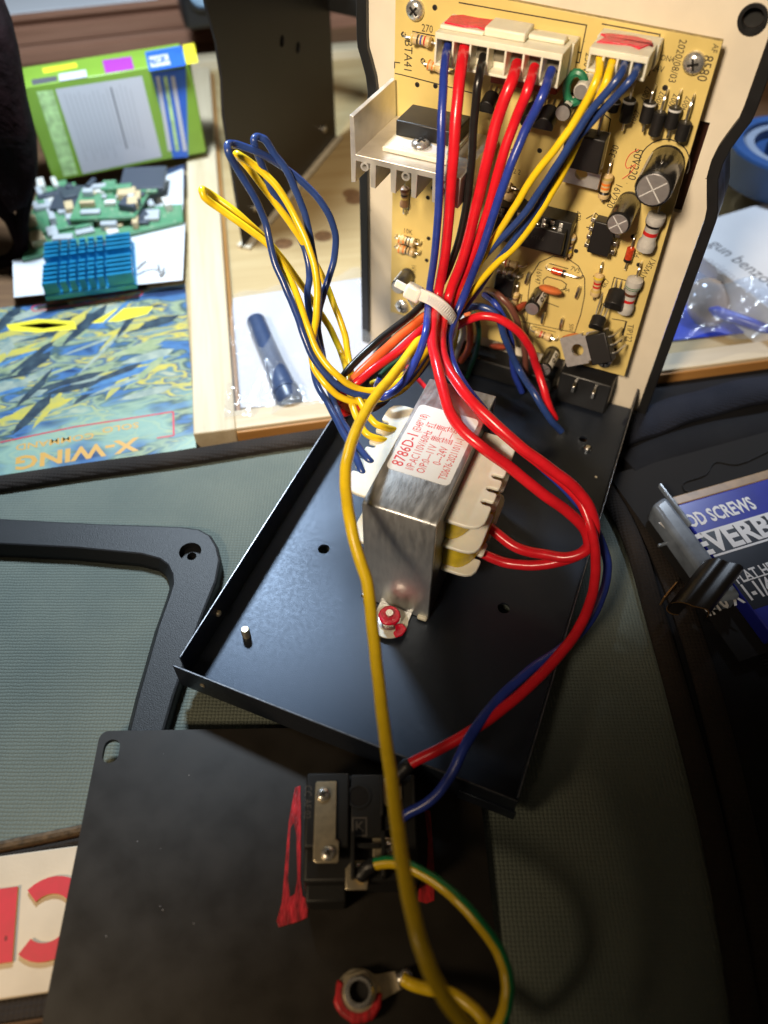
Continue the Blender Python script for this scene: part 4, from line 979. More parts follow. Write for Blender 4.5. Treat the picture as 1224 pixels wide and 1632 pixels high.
wire('red wire from the fifth slot of the wide plug, looping to the lower transformer terminal', [(824, 103, 'w1.72'), (815, 130, 'w2.5'), (793, 190, 'w2.8'), (775, 260, 'w3.1'), (757, 340, 'w3.2'), (738, 410, 'w3.2'), (716, 470, 'w3.25'), (705, 520, 'z4.4'), (704, 555, 'z4.5'), (715, 588, 'z4.65'), (744, 631, 'z4.65'), (777, 664, 'z4.5'), (827, 710, 'z4.1'), (873, 743, 'z3.7'), (923, 785, 'z3.1'), (945, 822, 'z2.6'), (946, 856, 'z2.1'), (927, 881, 'z1.7'), (890, 895, 'z1.35'), (848, 901, 'z1.1'), (807, 897, 'z0.95'), (765, 881, 'z1.05')], RR, 'w_red')
wire('red wire from the sixth slot of the wide plug, running down to the mains socket', [(852, 108, 'w1.72'), (842, 140, 'w2.5'), (820, 195, 'w2.6'), (798, 260, 'w2.9'), (776, 340, 'w3.0'), (752, 410, 'w3.0'), (724, 475, 'w3.0'), (712, 520, 'z4.1'), (714, 565, 'z4.2'), (735, 615, 'z4.25'), (775, 668, 'z4.2'), (830, 716, 'z3.8'), (880, 755, 'z3.3'), (925, 800, 'z2.8'), (944, 850, 'z2.4'), (949, 892, 'z2.2'), (948, 928, 'z2.1'), (938, 966, 'z2.05'), (916, 1012, 'z2.0'), (873, 1064, 'z2.0'), (815, 1118, 'z1.9'), (765, 1156, 'z1.8'), (702, 1193, 'z1.5'), (650, 1220, 'z1.2'), (622, 1250, 'z1.0')], .125, 'w_red', sleeves=((.955, 1.0, .165),))
wire('blue wire at the right end of the wide plug, running down to the mains socket', [(879, 112, 'w1.72'), (866, 150, 'w2.5'), (838, 205, 'w2.7'), (812, 270, 'w3.1'), (790, 330, 'w3.3'), (768, 400, 'w3.3'), (742, 465, 'w3.1'), (724, 510, 'z4.2'), (716, 550, 'z4.2'), (726, 590, 'z4.3'), (760, 640, 'z4.2'), (805, 690, 'z3.7'), (860, 740, 'z3.2'), (910, 790, 'z2.8'), (950, 845, 'z1.9'), (967, 893, 'z1.5'), (964, 935, 'z1.4'), (940, 989, 'z1.5'), (898, 1031, 'z1.7'), (840, 1072, 'z1.9'), (790, 1118, 'z1.9'), (748, 1177, 'z1.9'), (715, 1240, 'z1.5'), (685, 1277, 'z1.2'), (645, 1300, 'z.9'), (620, 1325, 'z.75')], .115, 'w_blue', sleeves=((.975, 1.0, .14),))
wire('yellow wire in the first slot of the four way plug', [(957, 88, 'w1.8'), (951, 125, 'w2.4'), (920, 188, 'w2.6'), (886, 235, 'w2.8'), (852, 279, 'w2.9'), (822, 327, 'w3.0'), (798, 365, 'w3.0'), (773, 404, 'w3.0'), (749, 447, 'w3.0'), (728, 490, 'w2.9'), (705, 525, 'z3.9'), (680, 560, 'z3.9'), (640, 606, 'z3.9'), (600, 622, 'z3.9'), (571, 620, 'z4.0'), (536, 597, 'z4.5'), (507, 562), (488, 515, 'z5.4'), (472, 467), (453, 429, 'z6.2'), (427, 390), (380, 354), (345, 329, 'z7.6'), (325, 313, 'z7.9'), (322, 303, 'z8.0'), (332, 307, 'z7.7'), (380, 342, 'z7.2'), (430, 388, 'z6.4'), (475, 447, 'z5.4'), (505, 490, 'z4.7'), (525, 522, 'z4.2'), (543, 560, 'z3.8'), (552, 590, 'z3.9'), (560, 640, 'z3.8'), (570, 668, 'z3.75'), (585, 692, 'z3.65'), (608, 701, 'z3.5'), (622, 703, 'z3.35')], RY, 'w_yellow')
wire('yellow wire in the second slot of the four way plug', [(978, 92, 'w1.8'), (966, 130, 'w2.4'), (935, 195, 'w2.3'), (905, 260, 'w2.4'), (880, 305, 'w2.5'), (857, 345, 'w2.6'), (822, 391, 'w2.7'), (786, 426, 'w2.8'), (748, 470, 'w2.8'), (722, 510, 'w2.7'), (690, 556, 'z3.5'), (640, 622, 'z3.5'), (589, 639, 'z3.7'), (570, 641, 'z3.8'), (542, 632, 'z4.0'), (519, 613, 'z4.3'), (500, 583, 'z4.6'), (497, 548, 'z5.0'), (504, 505, 'z5.4'), (505, 451, 'z6.0'), (494, 400), (472, 349, 'z7.2'), (440, 296), (408, 266, 'z8.3'), (384, 249, 'z8.6'), (377, 246, 'z8.6'), (388, 258, 'z8.3'), (424, 304, 'z7.6'), (455, 345, 'z7.0'), (486, 392, 'z6.2'), (512, 437, 'z5.4'), (533, 488, 'z4.8'), (549, 530, 'z4.3'), (555, 570, 'z3.9'), (566, 620, 'z3.85'), (585, 660, 'z3.8'), (600, 676, 'z3.7'), (620, 683, 'z3.55'), (632, 686, 'z3.4')], RY, 'w_yellow')
wire('navy wire in the third slot of the four way plug', [(998, 95, 'w1.8'), (986, 122, 'w2.4'), (940, 180, 'w2.6'), (903, 238, 'w2.8'), (872, 287, 'w2.9'), (838, 337, 'w3.0'), (798, 381, 'w3.0'), (768, 414, 'w2.9'), (744, 446, 'w2.8'), (722, 490, 'w2.7'), (690, 550, 'z3.6'), (640, 615, 'z3.6'), (593, 632, 'z3.8'), (561, 626, 'z4.0'), (529, 607, 'z4.3'), (504, 578, 'z4.7'), (485, 537, 'z5.2'), (472, 499), (456, 460, 'z6.0'), (437, 416), (424, 358, 'z7.2'), (405, 314), (380, 272, 'z8.5'), (364, 243, 'z9.0'), (363, 232, 'z9.1'), (374, 230, 'z9.0'), (405, 240, 'z8.8'), (453, 267, 'z8.2'), (491, 299), (520, 334, 'z7.2'), (534, 373), (532, 416, 'z5.9'), (520, 454), (510, 490, 'z4.9'), (507, 526), (513, 560, 'z4.0'), (522, 610, 'z3.9'), (542, 665, 'z3.8'), (556, 688, 'z3.7'), (572, 714, 'z3.6'), (590, 735, 'z3.48'), (596, 742, 'z3.35')], RN, 'w_navy')
wire('navy wire in the fourth slot of the four way plug', [(1020, 100, 'w1.8'), (1005, 128, 'w2.4'), (950, 186, 'w2.4'), (912, 230, 'w2.5'), (888, 267, 'w2.5'), (860, 325, 'w2.6'), (822, 377, 'w2.7'), (793, 416, 'w2.7'), (768, 453, 'w2.6'), (735, 498, 'w2.5'), (700, 550, 'z3.2'), (650, 612, 'z3.2'), (598, 640, 'z3.4'), (560, 634, 'z3.6'), (528, 605, 'z3.9'), (508, 560, 'z4.4'), (495, 505, 'z5.0'), (490, 470, 'z5.4'), (493, 436, 'z5.7'), (488, 403), (472, 368, 'z6.5'), (453, 333), (434, 305, 'z7.6'), (418, 264), (407, 236, 'z8.8'), (405, 223, 'z9.0'), (412, 218, 'z9.0'), (423, 224, 'z8.9'), (437, 245), (456, 271, 'z8.2'), (472, 305), (485, 340, 'z7.2'), (495, 380), (503, 430, 'z5.9'), (508, 480), (498, 545, 'z4.5'), (503, 606, 'z4.0'), (523, 643, 'z3.9'), (542, 681, 'z3.8'), (562, 717, 'z3.65'), (577, 752, 'z3.48'), (581, 760, 'z3.35')], RN, 'w_navy')
wire('orange wire slanting down left below the black one at the tie', [(715, 470, 'w2.6'), (692, 492, 'z4.1'), (670, 509, 'z4.2'), (632, 541, 'z4.2'), (589, 580, 'z4.1'), (562, 608, 'z3.9'), (545, 632, 'z3.5'), (556, 650, 'z3.1'), (580, 650, 'z2.9')], .135, 'w_orange')
wire('red wire slanting down left below the orange one and turning under the loops', [(722, 480, 'w2.5'), (690, 512, 'z4.2'), (666, 531, 'z4.3'), (632, 562, 'z4.3'), (593, 590, 'z4.2'), (567, 611, 'z4.0'), (545, 632, 'z3.6'), (534, 647, 'z3.2'), (544, 658, 'z3.0'), (564, 652, 'z3.0'), (592, 642, 'z3.0'), (640, 610, 'z2.8')], .115, 'w_red')
wire('white wire between the orange and red ones left of the tie', [(715, 490, 'w2.3'), (680, 515, 'z3.8'), (640, 548, 'z3.8'), (596, 588, 'z3.7'), (570, 612, 'z3.5'), (560, 630, 'z3.2')], .09, 'w_white')
wire('long thick yellow wire hanging in front of the transformer down to the bottom edge', [(690, 510, 'w2.6'), (672, 535, 'z4.1'), (653, 562, 'z4.4'), (627, 598, 'z4.7'), (602, 626, 'z4.9'), (581, 660, 'z5.1'), (562, 700, 'z5.2'), (552, 740, 'z5.2'), (551, 779, 'z5.1'), (556, 820, 'z5.0'), (570, 880, 'z4.6'), (585, 930, 'z4.3'), (593, 990, 'z4.0'), (600, 1060, 'z3.7'), (610, 1140, 'z3.5'), (622, 1230, 'z3.6'), (635, 1330, 'z3.8'), (650, 1420, 'z4.0'), (668, 1498, 'z4.0'), (692, 1560, 'z3.8'), (726, 1614, 'z3.4'), (775, 1665, 'z2.8'), (830, 1700, 'z2.0')], .132, 'w_yellow')
EW = [1]*7+[0]*7
wire('green and yellow earth wire curling from the socket to the earth lug', [(572, 1400, 'z.85'), (590, 1380, 'z1.05'), (626, 1374, 'z1.2'), (662, 1386, 'z1.3'), (701, 1409, 'z1.4'), (734, 1438, 'z1.5'), (767, 1476, 'z1.5'), (793, 1512, 'z1.4'), (806, 1548, 'z1.3'), (809, 1584, 'z1.2'), (802, 1618, 'z1.0'), (788, 1642, 'z.8'), (782, 1648, 'z.6'), (775, 1632, 'z.4'), (754, 1606, 'z.3'), (721, 1584, 'z.2'), (682, 1576, 'z.15'), (652, 1566, 'z.1'), (642, 1560, 'z.08')], .125, ['w_yellow', 'w_green'], group='wires at the socket', mis=[0, 0, 0, 0, 0, 0, 0, 0, 1, 1, 1, 1, 1, 0], sleeves=((0, .07, .155),))
wire('navy wire curving from the tie behind the board to the black jack', [(735, 495, 'w1.8'), (760, 488, 'w1.9'), (790, 500, 'w1.9'), (805, 540, 'w1.9'), (828, 590, 'w1.8'), (850, 625, 'z1.6'), (875, 665, 'z1.0'), (895, 688, 'z0.5')], .11, 'w_navy')
wire('red wire arching right from the tie down to the black jack', [(728, 520, 'w2.5'), (742, 512, 'w2.6'), (765, 504, 'w2.6'), (795, 508, 'w2.5'), (822, 525, 'w2.4'), (845, 555, 'w2.2'), (857, 590, 'w2.0'), (868, 625, 'z1.5'), (876, 650, 'z1.1'), (884, 668, 'z0.7')], .125, 'w_red')
wire('brown wire behind the red arch over the lower board', [(776, 462, 'w1.0'), (795, 470, 'w1.5'), (815, 492, 'w1.6'), (828, 522, 'w1.5'), (836, 560, 'w1.4'), (838, 600, 'w1.2')], .10, 'w_brown')
wire('blue wire under the brown one over the lower board', [(772, 470, 'w1.0'), (788, 482, 'w1.4'), (803, 508, 'w1.5'), (815, 545, 'w1.5'), (818, 590, 'w1.3'), (832, 625, 'w1.2')], .10, 'w_blue')
wire('orange red wire dropping behind the tie to the white jack block', [(745, 500, 'w1.6'), (750, 530, 'w1.5'), (747, 555, 'w1.3'), (735, 575, 'w1.0')], .11, 'w_orange')
wire('white wire dropping behind the tie to the white jack block', [(735, 505, 'w1.7'), (738, 530, 'w1.6'), (730, 555, 'w1.4'), (722, 580, 'w1.0')], .10, 'w_white')
wire('yellow wire dropping behind the tie to the white jack block', [(728, 510, 'w2.0'), (727, 535, 'w1.8'), (718, 562, 'w1.4'), (708, 588, 'w1.0')], .10, 'w_yellow')
wire('dark green wire dropping past the orange red one to the lower jack', [(755, 498, 'w1.5'), (763, 520, 'w1.5'), (760, 555, 'w1.4'), (748, 590, 'w1.1'), (740, 615, 'w.9')], .085, 'w_dgreen')
wire('short red wire crossing behind the transformer corner', [(640, 575, 'z1.9'), (660, 598, 'z1.8'), (690, 628, 'z1.6'), (720, 650, 'z1.4')], .075, 'w_red')
wire('short yellow wire end lying under the loom', [(592, 612, 'z2.9'), (600, 608, 'z3.0'), (625, 606, 'z3.0'), (650, 592, 'z2.9'), (672, 570, 'z2.8')], .085, 'w_yellow')
wire('dark green wire end showing under the red one', [(605, 600, 'z3.2'), (615, 590, 'z3.2'), (635, 575, 'z3.1'), (660, 555, 'z3.0')], .08, 'w_dgreen')
wire('brown wire bend under the loom beside the blue one', [(575, 650, 'z2.7'), (590, 652, 'z2.7'), (606, 645, 'z2.8'), (625, 625, 'z2.9'), (660, 580, 'z3.0'), (700, 535, 'z3.2')], .10, 'w_brown')
# ---- cable tie
tie = thing('cable_tie', 'translucent white nylon cable tie gathering the loom below the plugs', 'cable tie', Matrix.Translation(atw(700, 495, 3.0)*S))
b0 = atw(700, 495, 3.0)
tp = [atw(655, 466, 3.9), atw(672, 470, 4.05), atw(690, 478, 4.1), atw(706, 490, 4.05), atw(719, 506, 3.8), atw(726, 522, 3.3), atw(722, 534, 2.7), atw(708, 540, 2.3), atw(690, 525, 2.2), atw(672, 500, 2.3), atw(660, 480, 2.8), atw(654, 470, 3.5)]
P = spline(tp, 6); sv = MB(); upv = Vector((0.15, 0.25, 0.95)).normalized()
k = 0
for i, p in enumerate(P):
    d = (P[min(i+1, len(P)-1)]-P[max(i-1, 0)]).normalized(); ax = (upv-d*upv.dot(d)).normalized(); nn = d.cross(ax)
    for a_, c_ in ((-.17, -.05), (.17, -.05), (.17, .05), (-.17, .05)): sv.v.append(tuple(p-b0+ax*a_+nn*c_))
for i in range(len(P)-1):
    for j in range(4): sv.f.append([4*i+j, 4*i+(j+1) % 4, 4*i+4+(j+1) % 4, 4*i+4+j]); sv.m.append(0)
sv.build('strap', 'tie', tie, bevel=.015)
rb = MB()
for i in range(10, 26, 1):
    p = P[i]; d = (P[i+1]-P[i-1]).normalized(); ax = (upv-d*upv.dot(d)).normalized(); nn = d.cross(ax)
    for s_ in (1, -1): rb.obox(p-b0+nn*(s_*.05)-ax*.10-d*.02, d*.04, ax*.2, nn*(.02*s_))
rb.build('ratchet_teeth', 'tie', tie)
hd = atw(659, 466, 4.0)-b0; d = (atw(680, 474, 4.0)-atw(650, 458, 4.0)).normalized(); ax = (upv-d*upv.dot(d)).normalized(); nn = d.cross(ax)
MB().obox(hd-d*.24-ax*.22-nn*.18, d*.48, ax*.44, nn*.36).build('head', 'tie', tie, bevel=.08)
MB().obox(hd-d*.58-ax*.11-nn*.04, d*.4, ax*.22, nn*.08).build('tail', 'tie', tie, bevel=.03)


# ================================================================== rear plate with mains socket (bottom of the picture)
A = atz(160, 1165, -.02); Bq = atz(485, 1160, -.22); Cq = atz(90, 1632, -.12)
ex = (Bq-A).normalized(); ey = (A-Cq); ey = (ey-ex*ey.dot(ex)).normalized(); ez = ex.cross(ey)
MR = frame(A, ex, ey, ez)
def pl(px, py, h=0.0):
    q = on_plane(px, py, A+ez*h, ez)-A; return (q.dot(ex), q.dot(ey))
RW_, RH_ = 9.15, 10.3
plate = thing('rear_plate', 'flat dark brown black metal plate with slotted corner hole carrying the mains socket', 'metal plate', MR)
ho = pl(177, 1197)
def slot(x, y, r, l, n=10): return [(x+r*math.cos(t_), y+l+r*math.sin(t_)) for t_ in [PI*i/n for i in range(n+1)]] + [(x+r*math.cos(t_), y-l+r*math.sin(t_)) for t_ in [PI+PI*i/n for i in range(n+1)]]
sheet('sheet', plate_holes(lambda: rrect(0, RW_, -RH_, 0, .22), None, None, None, -.14, 0.0, [slot(ho[0], ho[1], .19, .10), slot(RW_-ho[0], ho[1], .19, .10)]), 'plate', plate)
for i in range(8):
    x, y = random.uniform(.8, 3.6), random.uniform(-5.5, -.5); MB().lathe((x, y, .001), (0, 0, 1), [(random.uniform(.006, .015), 0), (.004, .008)], 6).build('dust_speck', 'inkpale', plate)

def rp_poly(pts, h=.004): return [pl(x, y, h) for x, y in pts]
MB().prism(rp_poly([(470, 1255), (479, 1252), (480, 1330), (479, 1400), (482, 1428), (492, 1435), (490, 1462), (478, 1468), (462, 1473), (444, 1478), (441, 1468), (449, 1440), (453, 1395), (460, 1310)]), .003, .018).build('red_paint', 'redpaintdry', plate, bevel=.01)
MB().prism(rp_poly([(463, 1320), (468, 1312), (472, 1330), (474, 1400), (470, 1425), (462, 1430), (459, 1400)]), .019, .0205).build('paint_gap', 'plate', plate)
MB().prism(rp_poly([(676, 1290), (686, 1292), (690, 1350), (693, 1400), (692, 1435), (680, 1440), (666, 1436), (668, 1412), (680, 1390), (682, 1340)]), .003, .014).build('red_paint', 'redpaintdry', plate, bevel=.01)
# earth stud on the plate
ex0, ey0 = pl(572, 1583, .25)
earth = thing('earth_terminal', 'hexagonal earth nut with red paint and ring lug on the rear plate', 'earth terminal', MR @ Matrix.Translation(Vector((ex0, ey0, .003))*S))
MB().lathe((0, 0, 0), (0, 0, 1), [(.2, 0), (.47, 0), (.47, .05), (.2, .05)], 28).build('washer', 'brass', earth)
MB().ring([(.44*math.cos(PI/3*i+.2), .44*math.sin(PI/3*i+.2)) for i in range(6)], [(.27*math.cos(PI/3*i+.2), .27*math.sin(PI/3*i+.2)) for i in range(6)], .11, .33).build('nut', 'brass', earth, bevel=.035)
MB().lathe((0, 0, 0), (0, 0, 1), [(.19, -.0), (.29, 0), (.29, .50), (.25, .54), (.20, .54), (.19, .1)], 24, cap=False).build('hollow_stud', 'steel', earth)
MB().lathe((0, 0, .36), (0, 0, 1), [(.2, 0), (.2, .02)], 16).build('stud_bore', 'darkhole', earth)
pt_ = [(.48*math.cos(a_)*random.uniform(.97, 1.12), .48*math.sin(a_)*random.uniform(.97, 1.12)) for a_ in [math.radians(150+210*i/14) for i in range(15)]]
pt_ += [(.33*math.cos(a_), .33*math.sin(a_)) for a_ in [math.radians(360-210*i/14) for i in range(15)]]
MB().prism(pt_, .10, .36).build('red_paint', 'redpaintdry', earth, bevel=.05)
lx = Vector((*pl(648, 1556, .25), 0))-Vector((ex0, ey0, 0)); la_ = math.atan2(lx.y, lx.x); Ll = lx.length
lug = MB(); rp = [(.46*math.cos(a_), .46*math.sin(a_)) for a_ in [math.radians(28+304*i/20) for i in range(21)]]
poly2 = [(Ll*.95, .16), (.42, .24)]+rp[1:-1]+[(.42, -.24), (Ll*.95, -.16)]
rot = lambda p: (p[0]*math.cos(la_)-p[1]*math.sin(la_), p[0]*math.sin(la_)+p[1]*math.cos(la_))
lug.prism([rot(p) for p in poly2], .052, .105); lug.build('ring_lug', 'brass', earth, bevel=.02)
d2 = Vector((math.cos(la_), math.sin(la_), 0))
MB().cyl(d2*(Ll*.80)+Vector((0, 0, .16)), d2*(Ll*1.12)+Vector((0, 0, .18)), .17, .14, 12).build('crimp', 'tin', earth, bevel=.04)
MB().lathe(d2*(Ll*.98)+Vector((0, 0, .27)), (.2, .3, 1), [(.14, 0), (.13, .06), (.05, .10)], 10).build('solder_blob', 'steel', earth)

# mains inlet socket
SH = 1.30
s00 = Vector((*pl(482, 1402, SH), 0)); s10 = Vector((*pl(640, 1400, SH), 0)); s01 = Vector((*pl(483, 1230, SH), 0))
sx_ = (s10-s00).normalized(); sang = math.atan2(sx_.y, sx_.x)
MS = MR @ Matrix.Translation(Vector((s00.x, s00.y, .003))*S) @ Matrix.Rotation(sang, 4, 'Z')
MSi = MS.inverted()
def sl(px, py, h):
    q = on_plane(px, py, A+ez*h, ez); return tuple((MSi @ (q*S))/S)[:2]
SWd, SDp = sl(662, 1228, SH)[0], (sl(483, 1230, SH)[1])
sock = thing('mains_socket', 'black plastic mains inlet socket with brass terminals on the rear plate', 'socket', MS)
b = MB(); b.bx(0, SWd, 0.0, SDp, 0, SH-.22); b.build('body', 'matteblack', sock, bevel=.06)
MB().bx(0.0, .95, .62, SDp-.02, SH-.219, SH).build('fuse_block', 'matteblack', sock, bevel=.05)
MB().bx(.97, SWd-.75, .82, SDp-.04, SH-.219, SH-.06).build('middle_block', 'matteblack', sock, bevel=.04)
MB().bx(SWd-.72, SWd-.02, .1, SDp-.02, SH-.219, SH-.14).build('terminal_block', 'matteblack', sock, bevel=.04)
MB().bx(0.05, .9, -.32, .5, 0, SH-.55).build('lower_block', 'matteblack', sock, bevel=.05)
for x in (.98, 1.62): MB().bx(x, x+.09, .02, .92, SH-.218, SH+.10).build('divider', 'matteblack', sock, bevel=.02)
MB().bx(1.075, 1.615, .60, .70, SH-.218, SH+.02).build('divider', 'matteblack', sock, bevel=.02)
for x in (SWd-.80, SWd-.10): MB().bx(x, x+.07, 1.25, SDp-.1, SH-.138, SH+.08).build('divider', 'matteblack', sock, bevel=.02)
q = sl(572, 1268, SH); MB().lathe((q[0], q[1], SH-.058), (0, 0, 1), [(.24, 0), (.27, .02), (.22, .02), (.21, .004), (.001, .004)], 22, mis=[0, 0, 0, 1, 1]).build('screw_hole', ['matteblack', 'darkhole'], sock)
f0 = sl(503, 1245, SH+.06); f1 = sl(540, 1375, SH+.06)
fx0, fx1, fy1, fy0 = f0[0], f1[0]-.07, f0[1], f1[1]
MB().prism([(fx0, fy0+.05), (fx0+.06, fy0), (fx1+.04, fy0), (fx1+.07, fy0+.05), (fx1+.07, fy0+.42), (fx1, fy0+.46), (fx1, fy1), (fx0+.03, fy1), (fx0, fy1-.04)], SH+.003, SH+.065).build('fuse_strip', 'brass', sock, bevel=.02)
for q in ((515, 1266), (523, 1360)):
    q = sl(*q, SH+.1); phillips('screw', sock, q[0], q[1], SH+.067, .15)
q = sl(622, 1262, SH-.08); MB().prism([(q[0]-.24, q[1]+.30), (q[0]-.24, q[1]-.16), (q[0]-.12, q[1]-.3), (q[0]+.14, q[1]-.3), (q[0]+.26, q[1]-.14), (q[0]+.26, q[1]+.3)], SH-.138, SH-.09).build('terminal', 'brass', sock, bevel=.02)
phillips('screw', sock, q[0]+.06, q[1]-.06, SH-.088, .13)
q = sl(612, 1354, SH-.1); MB().bx(q[0]-.24, q[0]+.2, q[1]-.24, q[1]+.24, SH-.138, SH-.09).build('terminal', 'brass', sock, bevel=.02)
phillips('screw', sock, q[0]+.08, q[1]+.02, SH-.088, .13)
q = sl(570, 1390, SH-.1); MB().prism([(q[0]-.25, q[1]-.32), (q[0]-.25, q[1]+.1), (q[0]-.1, q[1]+.26), (q[0]+.2, q[1]+.26), (q[0]+.26, q[1]+.2), (q[0]+.2, q[1]-.32)], SH-.216, SH-.17).build('terminal', 'brass', sock, bevel=.02)
phillips('screw', sock, q[0]+.02, q[1]+.06, SH-.168, .13)
text_obj('embossed_text', 'CC AF 02', .22, sl(490, 1278, SH), PI/2+PI, 'greyink', sock, z=SH+.004, sx=.8)
q = sl(573, 1318, SH-.06)
MB().ring([(q[0]-.16, q[1]-.2), (q[0]+.16, q[1]-.2), (q[0]+.16, q[1]+.2), (q[0]-.16, q[1]+.2)], [(q[0]-.13, q[1]-.17), (q[0]+.13, q[1]-.17), (q[0]+.13, q[1]+.17), (q[0]-.13, q[1]+.17)], SH-.058, SH-.05).build('emblem', 'greyink', sock)
text_obj('emblem', 'K', .3, q, .0, 'greyink', sock, z=SH-.054)

# ================================================================== loose bezel frame at the left
FZ = -0.15
fo = [(-320, 812), (-160, 818), (0, 825), (150, 833), (290, 838), (318, 842), (336, 852), (347, 870), (352, 892), (346, 925), (322, 985), (300, 1045), (278, 1110), (262, 1165), (215, 1330), (120, 1680), (-320, 1800)]
fi = [(-280, 858), (-160, 862), (0, 866), (120, 872), (225, 882), (255, 890), (268, 900), (275, 915), (276, 930), (270, 950), (252, 1000), (238, 1050), (222, 1105), (207, 1165), (172, 1290), (140, 1405), (-280, 1640)]
O_ = [atz(x, y, FZ) for x, y in fo[:-3]]+[Vector((-5.62, 3.5, FZ)), Vector((-5.62, .3, FZ)), Vector((-16, 1.2, FZ))]
I_ = [atz(x, y, FZ) for x, y in fi[:-3]]+[Vector((-6.18, 4.0, FZ)), Vector((-6.18, 1.0, FZ)), Vector((-15.3, 1.9, FZ))]
base = Vector((I_[8].x, I_[8].y, -.60))
bez = thing('loose_bezel', 'loose black plastic bezel frame with screw hole lying on the canvas', 'bezel', Matrix.Translation(base*S))
of = [(p.x-base.x, p.y-base.y) for p in O_]; inn = [(p.x-base.x, p.y-base.y) for p in I_]
Hh = FZ+.60
b = MB(); n = len(of); cen = Vector((sum(p[0] for p in of)/n, sum(p[1] for p in of)/n))
def shrink(P, d):
    out = []
    for i, p in enumerate(P):
        a_ = Vector(P[i-1]); c_ = Vector(P[(i+1) % len(P)]); t_ = (c_-a_).normalized(); nn = Vector((t_.y, -t_.x)); out.append((p[0]+nn.x*d, p[1]+nn.y*d))
    return out
prof = [(of, 0.0), (of, Hh-.09), (shrink(of, .03), Hh-.025), (shrink(of, .08), Hh), (shrink(inn, -.03), Hh), (shrink(inn, .01), Hh-.02), (shrink(inn, .17), .16), (shrink(inn, .17), 0.0)]
k = 0
for P_, z in prof: b.v += [(p[0], p[1], z) for p in P_]
for q in range(len(prof)):
    for i in range(n):
        j = (i+1) % n; r2 = (q+1) % len(prof)
        b.f.append([q*n+i, q*n+j, r2*n+j, r2*n+i]); b.m.append(0)
fr_o = b.build('frame', 'frameplastic', bez, smooth=22)
hc = atz(303, 879, FZ)-base
def cut(o, cutters):
    for c in cutters:
        m_ = o.modifiers.new('cut', 'BOOLEAN'); m_.object = c; m_.operation = 'DIFFERENCE'; m_.solver = 'EXACT'
    bpy.context.view_layer.update()
    me = bpy.data.meshes.new_from_object(o.evaluated_get(bpy.context.evaluated_depsgraph_get()))
    o.modifiers.clear(); o.data = me; me.polygons.foreach_set('use_smooth', [True]*len(me.polygons)); me.set_sharp_from_angle(angle=math.radians(18))
    for c in cutters: bpy.data.objects.remove(c)
c1 = MB().lathe((hc.x, hc.y, Hh-.24), (0, 0, 1), [(.31, 0), (.335, .5)], 32).build('cutter', 'matteblack', bez)
c2 = MB().lathe((hc.x, hc.y, -.2), (0, 0, 1), [(.14, 0), (.14, 1.0)], 24).build('cutter', 'matteblack', bez)
cut(fr_o, [c1, c2])
MB().lathe((hc.x, hc.y, .01), (0, 0, 1), [(.2, 0), (.2, .01)], 20).build('screw_hole', 'darkhole', bez)

# ================================================================== cream plate with red letters
s0 = atz(0, 1364, -.38); s1 = atz(133, 1346, -.38); sa = math.atan2(s1.y-s0.y, s1.x-s0.x)
MSg = flatframe(Vector((s1.x, s1.y, -.50)), sa)
sign = thing('lettered_plate', 'worn cream plate with upside down red raised letters under the rear plate', 'plate', MSg)
bl = local(MSg, atz(60, 1584, -.38)); sh = -bl.y
MB().bx(-9, 1.6, -sh, 0, -.05, .12).build('plate', 'signcream', sign, bevel=.03)
cc = local(MSg, atz(74, 1462, .13)); ii = local(MSg, atz(6, 1475, .13))
cq = local(MSg, atz(79, 1463, -.32)); ro, ri = .82, .47
oc = [(cq.x+ro*math.cos(t_), cq.y+ro*1.02*math.sin(t_)) for t_ in [math.radians(-132+264*i/24) for i in range(25)]]
ic = [(cq.x+ri*math.cos(t_)-.02, cq.y+ri*1.02*math.sin(t_)) for t_ in [math.radians(132-264*i/24) for i in range(25)]]
bt = local(MSg, atz(29, 1413, -.32)); bb2 = local(MSg, atz(20, 1533, -.32))
lt = MB().prism(oc+ic, .121, .20, 0, 1).build('letter', ['signred', 'ochre'], sign)
MB().prism([(bt.x-.62, bt.y), (bt.x, bt.y), (bb2.x, bb2.y), (bb2.x-.62, bb2.y)], .121, .20, 0, 1).build('letter', ['signred', 'ochre'], sign)
# dark strip and blue cloth below it
dk = atz(30, 1598, -.5)
o = MB().bx(-9, 3.2, -.32, .16, -.14, .05).build('dark_strap', 'binding', None, flatframe(dk, sa), bevel=.05); tag(o, 'dark woven strap along the lower edge of the cream plate', 'strap')
g = MB(); N_ = 26; base = atz(20, 1655, -.5)
for i in range(N_):
    for j in range(12): x, y = -9+12*i/(N_-1), -3+2.85*j/11; g.v.append((x, y, .10*math.sin(x*1.9+y*2.2)+.06*math.sin(y*5+x)))
for i in range(N_-1):
    for j in range(11): a_ = i*12+j; g.f.append([a_, a_+12, a_+13, a_+1]); g.m.append(0)
o = g.build('denim_cloth', 'denim', None, flatframe(base+Vector((0, .28, 0)), sa)); so = o.modifiers.new('thick', 'SOLIDIFY'); so.thickness = .0008
tag(o, 'pale blue cloth showing at the bottom left corner', 'cloth')

